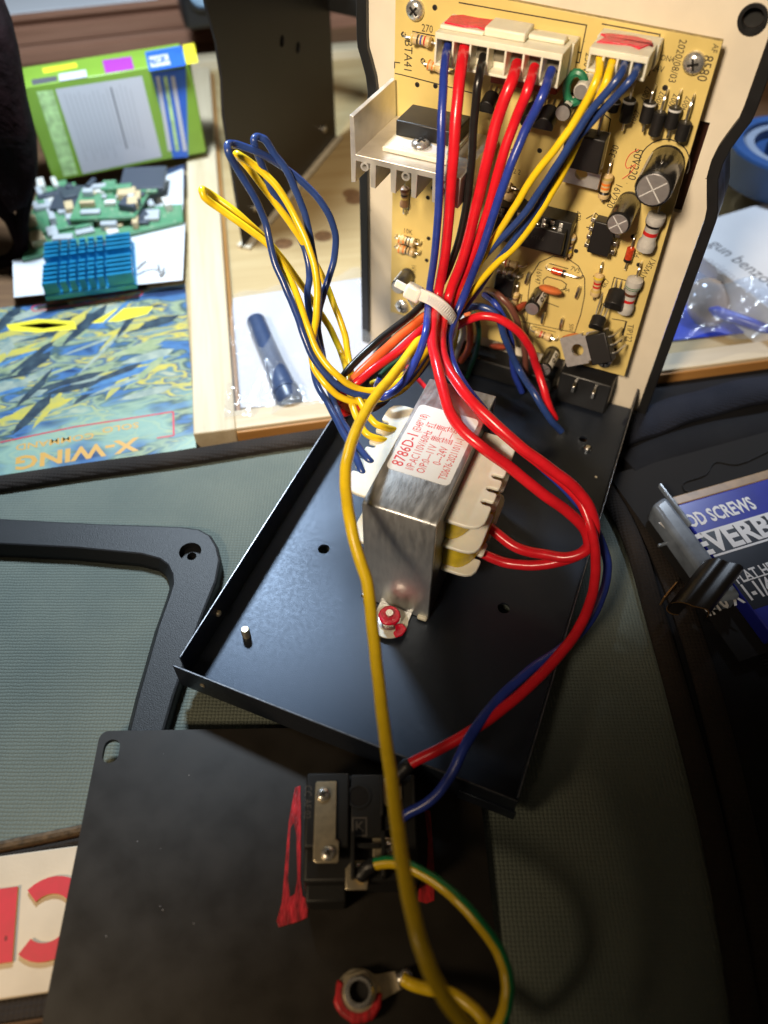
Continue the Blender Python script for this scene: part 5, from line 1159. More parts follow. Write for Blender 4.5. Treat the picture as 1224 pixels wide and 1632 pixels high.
# ================================================================== wooden tray behind
WYA = math.radians(11.0)
wx = Vector((math.cos(WYA), math.sin(WYA), 0)); wy = Vector((-math.sin(WYA), math.cos(WYA), 0))
WZ = -0.12
W00 = atz(376, 683, WZ)
MW = frame(Vector((W00.x, W00.y, 0)), wx, wy, Vector((0, 0, 1)))
wl = lambda px, py, z: local(MW, atz(px, py, z))
crate = thing('wooden_tray', 'shallow pale wooden tray with plywood floor behind the chassis', 'tray', MW)
fw = wl(376, 654, WZ).y
lw0 = wl(308, 690, WZ); lw1 = wl(292, 112, WZ); rw1 = wl(337, 104, WZ)
print('wood', fw, lw0, lw1, rw1, wl(540, 80, WZ), wl(1224, 516, WZ), wl(1224, 554, WZ))
BKY = wl(560, 78, WZ).y
def plank(name, x0, x1, y0, y1, z0, z1, m_, along='x'):
    if along == 'x':
        o = MB().bx(0, x1-x0, 0, y1-y0, z0, z1).build(name, m_, crate, bevel=.04); o.location = Vector((x0, y0, 0))*S
    else:
        o = MB().bx(0, y1-y0, -(x1-x0), 0, z0, z1).build(name, m_, crate, bevel=.04); o.location = Vector((x0, y0, 0))*S; o.rotation_euler = (0, 0, PI/2)
    return o
plank('front_wall', 0.0, 26, 0.0, fw, -.88, WZ, 'palewood')
plank('front_facing', 0.0, 26, -.10, -.005, -.88, WZ-.10, 'orangewood')
# left wall is not quite square to the front: built from its own corners
lp = [wl(308, 692, WZ), wl(376, 684, WZ), wl(338, 104, WZ), wl(290, 112, WZ)]
dv = ((lp[3]+lp[2])/2-(lp[0]+lp[1])/2); la2 = math.atan2(dv.y, dv.x); wd = abs((lp[1]-lp[0]).cross(dv.normalized()).z)
o = MB().bx(0, dv.length, -wd, 0, -.88, WZ+.004).build('side_wall', 'palewood', crate, bevel=.05); o.location = Vector((lp[0].x, lp[0].y, 0))*S; o.rotation_euler = (0, 0, la2)
o = MB().bx(0.05, dv.length-.1, -wd-.16, -wd-.01, -.88, WZ-.28).build('side_liner', 'orangewood', crate, bevel=.03); o.location = Vector((lp[0].x, lp[0].y, 0))*S; o.rotation_euler = (0, 0, la2)
plank('back_wall', -3.2, 28, BKY, BKY+1.0, -.88, WZ, 'palewood')
plank('plywood_floor', -3.0, 27, fw+.01, BKY-.01, -.85, -.62, 'plywood')
for px in ((565, 318), (515, 376), (560, 308), (452, 388)):
    q = wl(px[0], px[1], -.61); MB().lathe((q.x, q.y, -.618), (0, 0, 1), [(.42, 0), (.3, .004), (.001, .004)], 14).build('knot', 'knot', crate).scale = (1, 1, 1)

# ---- leaning notched black panel standing on the tray floor
LA = atz(390, 396, -.62); LB = atz(536, 222, -.62)
lxv = (LB-LA); Lw = lxv.length; lxv.normalize(); lzv = lxv.cross(Vector((0, 0, 1)))
ML = frame(LA, lxv, Vector((0, 0, 1)), lzv)
lean = thing('spare_panel', 'dark brown black notched metal panel with two small holes standing in the wooden tray', 'panel', ML)
hgt = 13.6
def lv(px, py):
    q = on_plane(px, py, LA, lzv)-LA; return (q.dot(lxv), q.z-LA.z)
n1 = lv(348, 165); n2 = lv(346, 100); n3 = lv(331, 62)
out_ = [(0, 0), (Lw, 0), (Lw, n1[1]), (Lw-.25, n1[1]+.6), (Lw-.25, n2[1]), (Lw, n3[1]+.4), (Lw, hgt), (0, hgt), (0, n3[1]+.35), (.28, n2[1]), (.28, n1[1]), (.1, n1[1]-.7), (0, n1[1]-1.2)]
c1_, c2_ = lv(452, 92), lv(477, 101)
for c_ in (c1_, c2_): MB().lathe((c_[0], c_[1], -.16), (0, 0, 1), [(.28, 0), (.28, .055)], 16).build('hole_shade', 'darkhole', lean)  # dark discs added behind the holes to stand in for their shade
sheet('sheet', plate_holes(lambda: out_, None, None, None, -.10, 0.0, [circ(c1_[0], c1_[1], .22, 14), circ(c2_[0], c2_[1], .22, 14)]), 'leanplate', lean)
MB().bx(-.1, Lw+.1, -.0, .16, -.30, -.105).build('edge_strip', 'cardboardedge', lean)
MB().bx(-.1, Lw+.1, .002, .14, .004, .30).build('edge_strip', 'cardboardedge', lean)
for px in ((517, 226), (408, 352)):
    q = lv(*px); MB().lathe((q[0], q[1], .002), (0, 0, 1), [(.16, 0), (.16, .08), (.09, .12)], 12).build('rivet', 'tin', lean)
# ---- black bar above, seen over the panel
q0, q1 = atz(440, -22, 5.6), atz(640, 22, 5.6)
dq = (q1-q0).normalized(); ang_ = math.atan2(dq.y, dq.x)
o = thing('black_bar', 'black bar crossing behind the upright panel at the top edge', 'bar', flatframe(Vector((q0.x, q0.y, 0)), ang_))
MB().bx(-1, (q1-q0).length+3, -.2, .5, 5.1, 5.9).build('rail', 'matteblack', o, bevel=.1)
for x in (-.8, (q1-q0).length+2.6): MB().bx(x, x+.4, -.1, .4, -.9, 5.1).build('post', 'matteblack', o, bevel=.05)

# ---- clear bag with a dark blue tube
tb0, tb1 = atz(408, 512, -.25), atz(462, 640, -.2)
tube_o = thing('blue_tube', 'dark blue round tube inside the clear bag in the wooden tray', 'tube', Matrix.Translation(tb0*S))
d = tb1-tb0; MB().lathe((0, 0, 0), d, [(.30, -.06), (.36, 0), (.37, d.length*.5), (.42, d.length*.75), (.46, d.length*1.02), (.40, d.length*1.04)], 20).build('barrel', 'bluetube', tube_o)
MB().lathe(d*.86, d, [(.47, 0), (.48, .12), (.47, .25)], 20).build('collar', 'bluetube', tube_o)
bag = MB(); corners = [atz(356, 662, .05), atz(600, 640, .05), atz(590, 432, -.45), atz(372, 470, -.4)]
NB = 22
bo = corners[3]
for i in range(NB):
    for j in range(NB):
        a_, c_ = i/(NB-1), j/(NB-1)
        p = corners[3].lerp(corners[2], a_).lerp(corners[0].lerp(corners[1], a_), c_)-bo
        p.z += .22*math.sin(a_*9+c_*3)*math.sin(c_*7+a_*2)+.25*math.sin(PI*a_)*math.sin(PI*c_)+.10*math.sin(a_*23+c_*11)
        bag.v.append(tuple(p))
for i in range(NB-1):
    for j in range(NB-1): q = i*NB+j; bag.f.append([q, q+NB, q+NB+1, q+1]); bag.m.append(0)
o = bag.build('clear_bag', 'film', None, Matrix.Translation(bo*S), smooth=80); tag(o, 'crinkled clear plastic bag holding a dark blue tube', 'plastic bag')
o = MB().prism([(p.x-bo.x, p.y-bo.y) for p in (atz(360, 650, -.55), atz(598, 640, -.55), atz(590, 440, -.55), atz(372, 475, -.55))], -.02, .02).build('paper_insert', 'carton_white', None, Matrix.Translation(Vector((bo.x, bo.y, -.585))*S)); tag(o, 'white paper lying under the clear bag in the tray', 'paper')

# ================================================================== things left of the tray
# booklet
K0, K1, K2 = atz(0, 742, -.52), atz(308, 692, -.52), atz(293, 452, -.52)
ka = math.atan2((K1-K0).y, (K1-K0).x)
MK = flatframe(Vector((K1.x, K1.y, -.6)), ka)
kw = 15.0; kh = local(MK, K2).y
book = thing('booklet', 'glossy booklet with blue, green and yellow cover print and upside down title', 'booklet', MK)
top_l = local(MK, atz(293, 452, -.52)).x
MB().prism([(-kw, -.6), (.02, -.6), (top_l+.02, kh), (-kw, kh)], -.3, .05).build('pages', 'paper', book, bevel=.02)
MB().prism([(-kw-.03, -.63), (.05, -.63), (top_l+.05, kh+.03), (-kw-.03, kh+.03)], .052, .075).build('cover', 'art', book)
kp = lambda x, y: tuple(local(MK, atz(x, y, -.52)))[:2]
text_obj('printed_text', 'X-WING', .85, kp(122, 722), PI, 'artorange', book, z=.078, sx=1.2, bold=.03)
text_obj('printed_text', 'SOLO', .38, kp(192, 681), PI, 'artorange', book, z=.078, sx=1.25, bold=.015)
text_obj('printed_text', 'COMMAND', .40, kp(88, 703), PI, 'artorange', book, z=.078, sx=1.2, bold=.015)
def strip(name, pts, wd, z, m_, parent, Mx, h=.002):
    s_ = MB(); q = [local(Mx, atz(x, y, -.52)) for x, y in pts]
    for a_, c_ in zip(q[:-1], q[1:]):
        d = c_-a_; d.z = 0; nn = Vector((-d.y, d.x, 0)).normalized()*wd/2
        s_.prism([tuple((a_-nn)[:2]), tuple((c_-nn)[:2]), tuple((c_+nn)[:2]), tuple((a_+nn)[:2])], z, z+h)
    return s_.build(name, m_, parent)
strip('printed_frame', [(0, 705), (120, 680), (276, 656), (277, 694), (250, 698)], .06, .077, 'artred', book, MK)
b = MB(); c0 = local(MK, atz(50, 492, -.52)); c1 = local(MK, atz(228, 466, -.52)); dd = (c1-c0); an = math.atan2(dd.y, dd.x)
o = MB().ring(rrect(0, dd.length, -.22, .22, .2), rrect(.05, dd.length-.05, -.17, .17, .15), 0, .003).build('printed_badge', 'artred', book); o.location = Vector((c0.x, c0.y, .077))*S; o.rotation_euler = (0, 0, an)
o = MB().prism(rrect(.2, 1.4, -.13, .13, .1), 0, .003).build('printed_badge', 'silk', book); o.location = Vector((c0.x, c0.y, .077))*S; o.rotation_euler = (0, 0, an)
text_obj('printed_text', 'GAME BOOKLET'[:0] or '. . . . . . .', .5, ((c0.x+c1.x)/2+.6, (c0.y+c1.y)/2+.1), an, 'artred', book, z=.0785)
rnd = random.Random(21)
for i in range(70):
    cxp, cyp = rnd.uniform(-10, 285), rnd.uniform(490, 660)
    ln, wd_ = rnd.uniform(.9, 3.2), rnd.uniform(.08, .30); an_ = rnd.choice([.25, .35, .9, 1.1, .15])+rnd.uniform(-.1, .1)
    c_ = Vector((*kp(cxp, cyp), 0)); d_ = Vector((math.cos(an_), math.sin(an_), 0)); n_ = Vector((-d_.y, d_.x, 0))
    if c_.x > -1.2: continue
    q = [c_-d_*ln*.5, c_-d_*ln*.2-n_*wd_*.7, c_+d_*ln*.3-n_*wd_, c_+d_*ln*.5, c_+d_*ln*.25+n_*wd_*.8, c_-d_*ln*.3+n_*wd_*.6]
    MB().prism([(p.x, p.y) for p in q], .0752+i*.00003, .0757+i*.00003).build('printed_patch', rnd.choice(['artyellow', 'artyellow', 'artgreen', 'artdark', 'artdark', 'artgrey', 'artblue', 'artgrey']), book)
# yellow lozenges of the print
for pts, m_ in (([(10, 518), (60, 508), (118, 512), (122, 524), (60, 530), (15, 526)], 'carton_yellow'), ([(28, 519), (70, 514), (112, 517), (70, 524)], 'artorange'), ([(145, 515), (185, 492), (245, 488), (235, 500), (190, 512)], 'carton_yellow')):
    q = [kp(*p) for p in pts]; MB().prism(q, .0765, .0775).build('printed_patch', m_, book)
# white paper under heat sink
q = [atz(20, 415, -.1), atz(100, 395, -.1), atz(295, 355, -.1), atz(291, 446, -.1), atz(22, 474, -.1)]
bo = q[0]; o = MB().prism([(p.x-bo.x, p.y-bo.y) for p in q], -.02, .0).build('white_sheet', 'paper', None, Matrix.Translation(Vector((bo.x, bo.y, -.10))*S)); tag(o, 'white paper sheet under the blue heat sink', 'paper')
q = [atz(195, 310, -.06), atz(292, 270, -.06), atz(292, 340, -.06), atz(225, 345, -.06)]; bo = q[0]
o = MB().prism([(p.x-bo.x, p.y-bo.y) for p in q], -.02, .0).build('white_sheet', 'paper', None, Matrix.Translation(Vector((bo.x, bo.y, -.02))*S)); tag(o, 'small white paper beside the wooden wall above the heat sink', 'paper')
q = [atz(200, 290, -.06), atz(294, 262, -.06), atz(294, 300, -.06), atz(230, 318, -.06)]; bo = q[0]
o = MB().prism([(p.x-bo.x, p.y-bo.y) for p in q], -.02, .0).build('blue_card', 'bluetube', None, Matrix.Translation(Vector((bo.x, bo.y, -.05))*S)); tag(o, 'dull blue card lying under the carton by the wooden wall', 'card')
# blue heat sink
h0, h1, h2, h3 = atz(70, 470, .2), atz(217, 450, .2), atz(208, 378, .2), atz(74, 400, .2)
hw, hd = (h1-h0).length, (h3-h0).length; ha = math.atan2((h1-h0).y, (h1-h0).x)
MH = flatframe(Vector((h0.x, h0.y, -.09)), ha)
hsb = thing('blue_heat_sink', 'bright blue anodised finned heat sink on white paper', 'heat sink', MH)
MB().bx(0, hw, 0, hd, 0, .22).build('base', 'anodblue', hsb, bevel=.02)
nc, nr = 7, 10; cwid = [.19, .10, .10, .10, .10, .10, .31]; x = 0; fm = {}
for ci, cwf in enumerate(cwid):
    w_ = hw*cwf-.10
    me = MB().bx(0, w_, 0, hd/nr*.45, 0, .5).mesh('fin', 'anodblue')
    for r_ in range(nr):
        if r_ == 5: continue
        share(me, 'fin', hsb, Matrix.Translation(Vector((x+.05, r_*hd/nr+.05, .221))*S))
    x += hw*cwf
# bent pin on paper
P = spline([atz(218, 430, .1), atz(236, 415, .3), atz(250, 420, .2), atz(256, 436, .05), atz(262, 428, .05)], 6); bo = P[0]
o = MB().tube([p-bo for p in P], .05, 8).build('bent_wire_clip', 'steel', None, Matrix.Translation(bo*S)); tag(o, 'bent steel wire clip beside the blue heat sink', 'wire clip')
# scrap green boards
def scrap(label, quad, z, seed):
    rnd = random.Random(seed)
    q = [atz(x, y, z) for x, y in quad]; bo = q[0]; an = math.atan2((q[1]-q[0]).y, (q[1]-q[0]).x); Mx = flatframe(Vector((bo.x, bo.y, z)), an)
    L_ = [local(Mx, p) for p in q]; t_ = thing('scrap_board', label, 'circuit board', Mx, 'scrap circuit boards')
    MB().prism([(p.x, p.y) for p in L_], -.16, 0).build('board', 'greenpcb', t_, bevel=.02)
    for i in range(26):
        a_, c_ = rnd.uniform(.05, .9), rnd.uniform(.08, .88); p = L_[0].lerp(L_[1], a_).lerp(L_[3].lerp(L_[2], a_), c_)
        w_, d_, h_ = rnd.uniform(.2, .9), rnd.uniform(.2, .8), rnd.uniform(.08, .35)
        if i == 0: w_, d_, h_ = 1.9, 1.9, .2
        o = MB().bx(0, w_, 0, d_, 0, h_).build('chip', rnd.choice(['darkchip', 'greychip', 'tanchip', 'greychip', 'capstripe', 'greenpcb']) if i else 'darkchip', t_, bevel=.03)
        o.location = Vector((p.x, p.y, .002))*S; o.rotation_euler = (0, 0, rnd.choice([0, 0, .1, -.3]))
    return t_
scrap('green scrap circuit board just behind the blue heat sink', [(35, 412), (292, 352), (290, 325), (60, 345)], .10, 3)
scrap('green scrap circuit board tilted with a dark square chip below the carton', [(110, 350), (215, 345), (250, 285), (130, 300)], .55, 5)
scrap('green scrap circuit board at the far left under the carton', [(40, 375), (120, 360), (120, 290), (60, 300)], .28, 9)
# carton
g0, g1 = atz(85, 290, 0.2), atz(292, 250, 0.2)
ga = math.atan2((g1-g0).y, (g1-g0).x); gh = height_at(g0, 140)
MG = frame(Vector((g0.x, g0.y, .2)), Vector((math.cos(ga), math.sin(ga), 0)), Vector((-math.sin(ga), math.cos(ga), 0)), Vector((0, 0, 1)))
gh -= .2
gl_ = lambda px, py: (lambda q: (q.x, q.z))(local(MG, on_plane(px, py, g0, Vector((-math.sin(ga), math.cos(ga), 0)))))
gt = lambda px, py: (lambda q: (q.x, q.y))(local(MG, atz(px, py, gh+.2)))
gW = gl_(290, 200)[0]+.9; gD = max(1.2, gt(45, 106)[1])
print('carton', gh, gW, gD)
car = thing('medicine_carton', 'green and blue medicine carton with white fact panel standing behind the scrap boards', 'carton', MG)
gsp = gl_(262, 170)[0]
MB().bx(0, gW, 0, gD, 0, gh).build('box', 'carton_green', car, bevel=.05)
def fp(name, pts, m_, y=-.004): return MB().add([(a_, y, c_) for a_, c_ in [gl_(*p) for p in pts]], [list(range(len(pts)))]).build(name, m_, car, smooth=0)
def tp_(name, pts, m_, z=.004): return MB().add([(a_, c_, gh+z) for a_, c_ in [gt(*p) for p in pts]], [list(range(len(pts)))]).build(name, m_, car, smooth=0)
fp('fact_panel', [(88, 142), (226, 121), (258, 250), (132, 277)], 'carton_white')
fp('printed_patch', [(58, 146), (84, 143), (124, 277), (102, 281)], 'carton_pale')
fp('blue_print', [(241, 116), (296, 108), (300, 250), (276, 252)], 'carton_blue')
for i in range(15):
    f = .06+i*.055
    x0, x1 = 96+(226-96)*f, 0
    a_ = (92+134*f, 146-22*f); c_ = (138+118*f-4, 268-22*f)
    ln = [a_, (a_[0]+1.2, a_[1]-.2), (c_[0]+1.2, c_[1]-.2), c_]
    dk_ = i in (10,)
    k0, k1 = random.uniform(.03, .12), random.uniform(.75, .97)
    P0 = (a_[0]+(c_[0]-a_[0])*k0, a_[1]+(c_[1]-a_[1])*k0); P1 = (a_[0]+(c_[0]-a_[0])*k1, a_[1]+(c_[1]-a_[1])*k1); ww = 2.2 if dk_ else 1.6
    fp('printed_line', [P0, (P0[0]+ww, P0[1]-.3), (P1[0]+ww, P1[1]-.3), P1], 'ink' if dk_ else 'inkpale', -.008)
for x0 in (252, 264, 276): fp('printed_line', [(x0-4, 122), (x0+2, 121), (x0+22, 240), (x0+16, 241)], 'carton_white' if x0 != 264 else 'carton_pale', -.008)
tp_('printed_patch', [(70, 117), (124, 107), (121, 100), (67, 109)], 'carton_yellow'); tp_('printed_patch', [(52, 136), (92, 129), (90, 121), (50, 127)], 'ink', .005); tp_('printed_patch', [(95, 130), (139, 123), (137, 111), (93, 118)], 'carton_white', .005)
tp_('printed_patch', [(168, 117), (214, 110), (209, 90), (163, 96)], 'carton_purple'); tp_('blue_print', [(238, 114), (296, 104), (289, 73), (231, 83)], 'carton_blue'); tp_('printed_patch', [(241, 108), (272, 103), (267, 86), (237, 91)], 'carton_white', .008)
tp_('printed_patch', [(298, 103), (316, 100), (309, 69), (291, 72)], 'carton_yellow', .009)
text_obj('printed_text', 'EZ', .7, gt(254, 97), .25, 'carton_blue', car, z=gh+.012, bold=.03)
MB().bx(-.28, -.01, 0.05, gD-.05, gh-.9, gh-.85).build('tab_flap', 'carton_pale', car)

# ================================================================== moulded wooden ledge with white paper
m0, m1 = atz(20, 108, 0), atz(560, 84, 0)
ma = math.radians(17); m0 = atz(60, 100, -.9); 
MM = flatframe(Vector((m0.x, m0.y, -.9)), ma)
led = thing('moulded_ledge', 'dark brown moulded wooden ledge running behind everything', 'ledge', MM)
mh = height_at(Vector((m0.x, m0.y, -.9)), 26)+.9
print('ledge', mh, m0)
steps = [(0.0, 0.0), (0.0, .9), (.25, 1.15), (.30, 1.5), (.12, 1.75), (.12, 2.9), (.4, 3.1), (.35, 3.5), (.1, 3.75), (-.1, 4.0), (-.1, 4.3)]
sc_ = mh/4.3
for i in range(len(steps)-1):
    (y0, z0), (y1, z1) = steps[i], steps[i+1]
    MB().add([(-40, y0, z0*sc_), (70, y0, z0*sc_), (70, y1, z1*sc_), (-40, y1, z1*sc_), (-40, 4, z0*sc_), (70, 4, z0*sc_), (70, 4, z1*sc_), (-40, 4, z1*sc_)],
             [(0, 1, 2, 3), (7, 6, 5, 4), (0, 4, 5, 1), (3, 2, 6, 7)]).build('moulding_strip', 'moulding', led)
MB().bx(-40, 70, .0, 40, mh+.003, mh+.15).build('ledge_top', 'moulding', led)
o = MB().bx(-13, 7.6, -.05, 30, 0, .05).build('white_sheet', 'packwhite', None, flatframe(Vector((m0.x, m0.y, mh-.9+.156)), ma)); tag(o, 'white paper spread on top of the wooden ledge at top left', 'paper')
# dark camera-like object on the ledge end
cq = atz(318, 44, mh-.9+.2)
cm = thing('black_gadget', 'black rounded gadget with a painted pale blue glint left of the spare panel', 'gadget', flatframe(Vector((cq.x, cq.y, mh-.9+.16)), ma))
MB().bx(-.8, 2.6, -.3, 2.2, 0, 2.6).build('body', 'blackplastic', cm, bevel=.3)
MB().lathe((.3, -.31, 1.7), (0, -1, 0), [(.75, 0), (.75, .25), (.6, .3), (.55, .12), (.01, .2)], 22, mis=[0, 0, 0, 1, 1]).build('lens', ['blackplastic', 'lens'], cm)

# ================================================================== dark pouch with straps at the left edge
pc = atz(2, 330, 2.0)
pouch = thing('dark_pouch', 'dark maroon brown pouch with black straps at the left edge', 'pouch', Matrix.Translation(Vector((pc.x, pc.y, 0))*S))
bd = [(-90, 0), (0, 0), (16, 40), (28, 90), (42, 170), (58, 235), (60, 275), (48, 318), (20, 330), (0, 300), (-90, 330)]
b = MB(); Pz = [(on_plane(x, y, Vector((pc.x, pc.y, 0)), Vector((.10, .97, -.2)).normalized())-Vector((pc.x, pc.y, 0))) for x, y in bd]
n = len(Pz); back = Vector((-.2, 1.4, .2))
cenf = sum(Pz, Vector())/n
for layer, (k, off) in enumerate(((.80, -1.0), (.95, -.7), (1.0, 0), (.96, .8), (.8, 1.1))):
    for p in Pz: b.v.append(tuple(cenf+(p-cenf)*k+back*off*.6))
for L_ in range(4):
    for i in range(n): j = (i+1) % n; b.f.append([L_*n+i, L_*n+j, (L_+1)*n+j, (L_+1)*n+i]); b.m.append(0)
b.f.append(list(range(n))[::-1]); b.m.append(0); b.f.append([4*n+i for i in range(n)]); b.m.append(0)
o = b.build('body', 'maroon', pouch, smooth=80)
for k_, pts in enumerate(([(45, 300), (36, 345), (34, 385), (20, 410), (0, 418), (-30, 420)], [(12, 300), (8, 330), (22, 360), (34, 395), (30, 430), (18, 470), (10, 520)], [(-25, 345), (0, 338), (14, 350)], [(28, 400), (22, 440), (10, 490), (0, 520)], [(-20, 440), (0, 450), (12, 480), (0, 520)])):
    P = spline([on_plane(x, y, Vector((pc.x, pc.y, 0)), Vector((.10, .97, -.2)).normalized())-Vector((pc.x, pc.y, 0)) for x, y in pts], 6)
    MB().tube(P, .26 if k_ < 2 else .2, 8).build('strap', 'maroon', pouch)

# ================================================================== right background inside the tray
BZ = .9
b0 = atz(1120, 330, BZ); bx1 = atz(1224, 405, BZ); ba = math.atan2((bx1-b0).y, (bx1-b0).x)
MBx = flatframe(Vector((b0.x, b0.y, -.6)), ba)
wb = thing('white_parts_box', 'white parts box with grey print lying under the blue tape reel', 'box', MBx)
bb_ = lambda px, py: tuple(local(MBx, atz(px, py, BZ)))[:2]
q = [bb_(1115, 425), bb_(1232, 512), bb_(1330, 420), bb_(1250, 250), bb_(1120, 270)]
MB().prism([(q[0][0]-2.5, q[0][1]+.55), (q[1][0]+3, q[0][1]+.55), (q[1][0]+3, q[0][1]+9), (q[0][0]-2.5, q[0][1]+9)], -.05, BZ+.6).build('box', 'paper', wb, bevel=.05)
tx0, tx1 = bb_(1136, 383), bb_(1226, 446)
ta = math.atan2(tx1[1]-tx0[1], tx1[0]-tx0[0])
text_obj('printed_text', 'gun benzod te', .92, bb_(1136, 386), ta, 'ink', wb, z=BZ+.605, align='LEFT', sx=.78)
text_obj('printed_text', 'original  parts', .58, bb_(1128, 412), ta, 'inkpale', wb, z=BZ+.605, align='LEFT', sx=1.1)
rc = atz(1252, 272, 1.2)
reel = thing('tape_reel', 'blue tape reel with pale grey core lying on the white box', 'tape reel', Matrix.Translation(Vector((rc.x, rc.y, .91))*S))
er = (atz(1150, 272, 1.6)-atz(1252, 272, 1.6)).length
MB().lathe((0, 0, 0), (0, 0, 1), [(er*.80, 0), (er, .05), (er, 1.35), (er*.97, 1.45), (er*.80, 1.45), (er*.79, 0)], 48, cap=False).build('outer_winding', 'tapeblue', reel)
MB().lathe((0, 0, .1), (0, 0, 1), [(er*.60, 0), (er*.785, 0), (er*.785, 1.1), (er*.74, 1.25), (er*.62, 1.25), (er*.60, 0)], 48, cap=False).build('core_ring', 'tapegrey', reel)
MB().lathe((0, 0, .02), (0, 0, 1), [(er*.59, 0), (er*.59, .95), (.3, .95), (.3, .2)], 40, cap=True).build('hub', 'tapeblue', reel)
MB().lathe((0, 0, .98), (0, 0, 1), [(er*.42, 0), (er*.42, .5), (er*.36, .5), (er*.36, .02)], 40, cap=False).build('hub_rim', 'tapeblue', reel)
# lens, pen and bluish bag in front of the box
lc = atz(1126, 470, .2)
o = MB().lathe((0, 0, -.45), (.3, -.6, .75), [(.7, 0), (.9, .15), (.95, .4), (.8, .65), (.45, .8), (.01, .85)], 26).build('amber_lens', 'amber', None, Matrix.Translation(lc*S), smooth=60); tag(o, 'amber brown glass dome inside the bluish bag', 'lens')
p0, p1 = atz(1130, 492, .15), atz(1215, 522, .15)
o = MB().lathe((0, 0, 0), p1-p0, [(.05, 0), (.2, .25), (.2, (p1-p0).length), (.12, (p1-p0).length+.3)], 14).build('blue_pen', 'penblue', None, Matrix.Translation(p0*S)); tag(o, 'bright blue plastic pen at the right behind the tray front wall', 'pen')
bag = MB(); corners = [atz(1040, 548, .6), atz(1260, 522, .6), atz(1240, 455, 1.0), atz(1070, 430, 1.0)]; bo = corners[3]
for i in range(NB):
    for j in range(NB):
        a_, c_ = i/(NB-1), j/(NB-1); p = corners[3].lerp(corners[2], a_).lerp(corners[0].lerp(corners[1], a_), c_)-bo
        p.z += .30*math.sin(a_*10+c_*4)*math.sin(c_*6+a_*3)+.3*math.sin(PI*a_)*math.sin(PI*c_); bag.v.append(tuple(p))
for i in range(NB-1):
    for j in range(NB-1): q = i*NB+j; bag.f.append([q, q+NB, q+NB+1, q+1]); bag.m.append(0)
o = bag.build('bluish_bag', 'filmblue', None, Matrix.Translation(bo*S), smooth=80); tag(o, 'bluish clear plastic bag over the amber lens at the right', 'plastic bag')
q = [atz(1035, 545, -.5), atz(1260, 520, -.5), atz(1260, 440, -.5), atz(1060, 440, -.5)]; bo = q[0]
o = MB().prism([(p.x-bo.x, p.y-bo.y) for p in q], 0, .06).build('blue_cloth', 'penblue', None, Matrix.Translation(Vector((bo.x, bo.y, -.6))*S)); tag(o, 'blue sheet under the bluish bag at the right', 'sheet')

# ================================================================== screw pack on the black case
KZ = .25
k0 = atz(1110, 893, KZ); k1 = atz(1224, 858, KZ); pa = math.atan2((k1-k0).y, (k1-k0).x)
MPk = flatframe(Vector((k0.x, k0.y, -.34)), pa)
pk = lambda px, py, z=KZ: tuple(local(MPk, atz(px, py, z)))[:2]
zk = KZ+.34
pack = thing('screw_pack', 'blue and black hanging pack of wood screws on the black case', 'screw pack', MPk)
tlc, brc = pk(1066, 800), pk(1100, 1000)
X0, Y1 = pk(1072, 800)[0], pk(1072, 806)[1]; Y0 = pk(1160, 985)[1]; X1 = X0+7.0
ya, yb = pk(1110, 830)[1], pk(1120, 940)[1]
MB().bx(X0, X1, Y0-.8, Y1, .02, zk-.01).build('card', 'packblue', pack, bevel=.05)
l1, l2, l3 = pk(1100, 862)[1], pk(1108, 888)[1], pk(1190, 940)[1]
def stripp(y0, y1, m_, x0=None, z=.0): return MB().bx(X0+.02 if x0 is None else x0, X1-.02, y0, y1, zk-.009+z, zk-.006+z).build('printed_band', m_, pack)
yT = pk(1100, 856)[1]; yBt = pk(1112, 893)[1]; yLow = pk(1200, 972)[1]
stripp(yLow, yT, 'packdark')
stripp(yT-.02, yT+.05, 'packwhite', z=.004); stripp(yBt-.06, yBt+.01, 'packwhite', z=.004)
y3 = pk(1200, 922)[1]; stripp(y3-.02, y3+.02, 'packwhite', x0=pk(1186, 926)[0], z=.004)
text_obj('printed_text', 'WOOD SCREWS', .66, (pk(1132, 824)[0], pk(1132, 822)[1]), 0, 'packwhite', pack, z=zk, sx=.62, bold=.03)
text_obj('printed_text', 'EVERBILT', 1.0, (pk(1102, 874)[0]+.1, (yT+yBt)/2), 0, 'packwhite', pack, z=zk, align='LEFT', sx=.92, bold=.035)
text_obj('printed_text', 'FLAT HEAD', .50, (pk(1172, 925)[0], pk(1205, 913)[1]), 0, 'packwhite', pack, z=zk, align='LEFT', sx=.68, bold=.02)
text_obj('printed_text', '#10 X 1-1/4', .72, (pk(1120, 966)[0], pk(1195, 944)[1]), 0, 'packwhite', pack, z=zk, align='LEFT', sx=.62, bold=.03)
MB().bx(X0-.1, X1, Y1+.01, Y1+.35, .03, zk-.06).build('gold_edge', 'packgold', pack, bevel=.04)
MB().bx(X0-.9, X1, Y0-1, Y1+2.1, .0, .018).build('backing_card', 'darkhole', pack)
hang = MB(); hs_ = spline([Vector((x, y, 0)) for x, y in ((X0+1.0, Y1+.75), (X0+1.3, Y1+.5), (X0+2.4, Y1+.5), (X0+5, Y1+.5))]+[Vector((X0+5.2, Y1+1.3, 0)), Vector((X0+3.2, Y1+1.15, 0)), Vector((X0+2.6, Y1+1.45, 0)), Vector((X0+2.0, Y1+1.1, 0)), Vector((X0+1.1, Y1+1.0, 0)), Vector((X0+1.0, Y1+.75, 0))], 5)
hang.tube([p+Vector((0, 0, .05)) for p in hs_], .022, 6); hang.build('hang_hole_rim', 'frameplastic', pack)
MB().prism([(X0-.75, Y1+.15), (X0-.15, Y1+.35), (X0-.1, Y0+.4), (X0-.75, Y0+.5)], .03, zk+.18).build('blister', 'blister', pack, bevel=.16, seg=3)
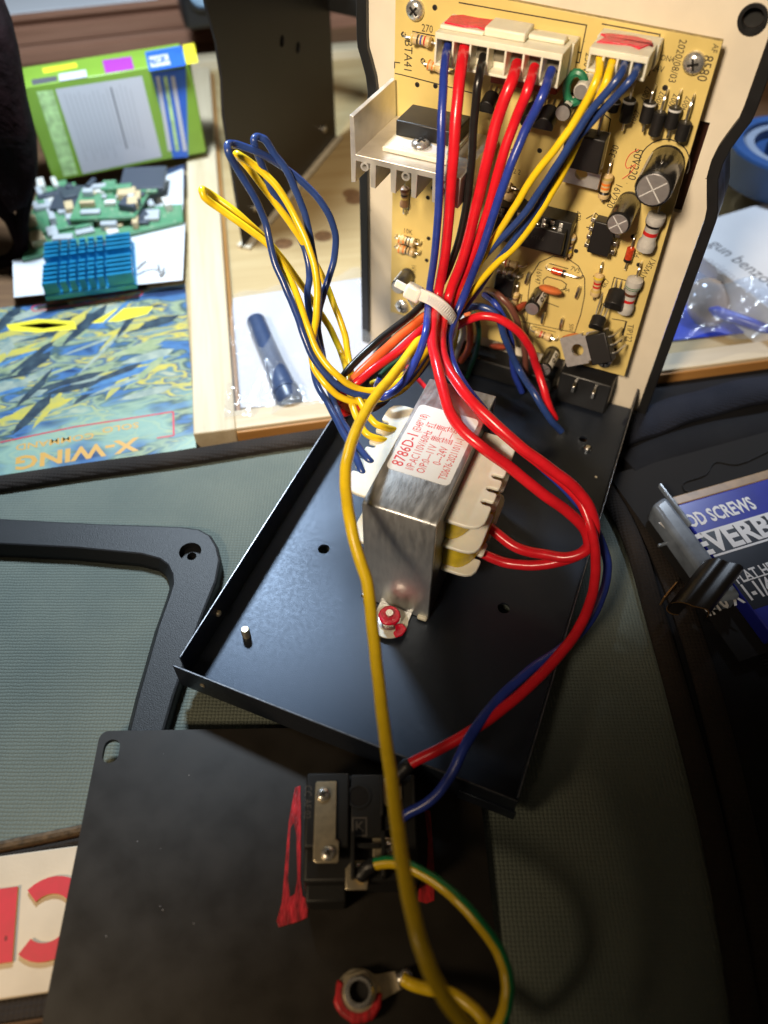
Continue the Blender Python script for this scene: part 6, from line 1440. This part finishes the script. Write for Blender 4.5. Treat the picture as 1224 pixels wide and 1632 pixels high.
MB().bx(X0-.16, X0-.06, Y1-.9, Y1+.75, zk+.05, zk+.22).build('blister_seam', 'blister', pack, bevel=.03)
MB().bx(X0-1.05, X0-.6, Y1-1.0, Y1-.92, .2, .3).build('blister_tab', 'blister', pack, bevel=.02)
# bent black spring clip
c0 = atz(1072, 957, .9); c1 = atz(1128, 888, .9); c2 = atz(1187, 905, .9); c3 = atz(1106, 970, .9)
cx_ = (c2-c1).normalized(); wv = (c0-c1)
clip = thing('spring_clip', 'bent black spring steel clip with copper edge lying on the screw pack', 'clip', Matrix.Translation(Vector((c0.x, c0.y, 0))*S))
o0 = Vector((c0.x, c0.y, 0)); up = Vector((0, 0, 1))
Ltop = (c2-c1).length
prof = [Vector((Ltop*.98, 0, .62)), Vector((Ltop*.95, 0, .84)), Vector((Ltop*.85, 0, .93)), Vector((Ltop*.5, 0, .90)), Vector((.35, 0, .93)), Vector((.1, 0, .86)), Vector((-.05, 0, .62)), Vector((-.02, 0, .40)), Vector((.12, 0, .30)), Vector((.3, 0, .34))]
back_ = -wv; back_.z = 0; fr = MB(); ed = MB(); th = .05
Q = spline(prof, 4)
dirx = Vector((cx_.x, cx_.y, 0)).normalized()
for p in Q:
    g_ = dirx*p.x+up*p.z
    for w_ in (0.0, 1.0):
        for tt in (0, th): fr.v.append(tuple(g_+back_*w_+up*tt*.9+dirx*tt*.3))
for i in range(len(Q)-1):
    a_ = 4*i; c_ = a_+4
    fr.f += [[a_+1, a_+3, c_+3, c_+1], [a_, c_, c_+2, a_+2], [a_, a_+1, c_+1, c_], [a_+2, c_+2, c_+3, a_+3]]; fr.m += [0, 0, 1, 1]
fr.f += [[0, 2, 3, 1], [4*len(Q)-4, 4*len(Q)-3, 4*len(Q)-1, 4*len(Q)-2]]; fr.m += [1, 1]
fr.build('strip', ['clip', 'copperedge'], clip)
MB().obox(dirx*(-.28)+up*.28+back_*.1, dirx*.05+up*.02, back_*.35, up*.42).build('hook', 'copperedge', clip, bevel=.01)
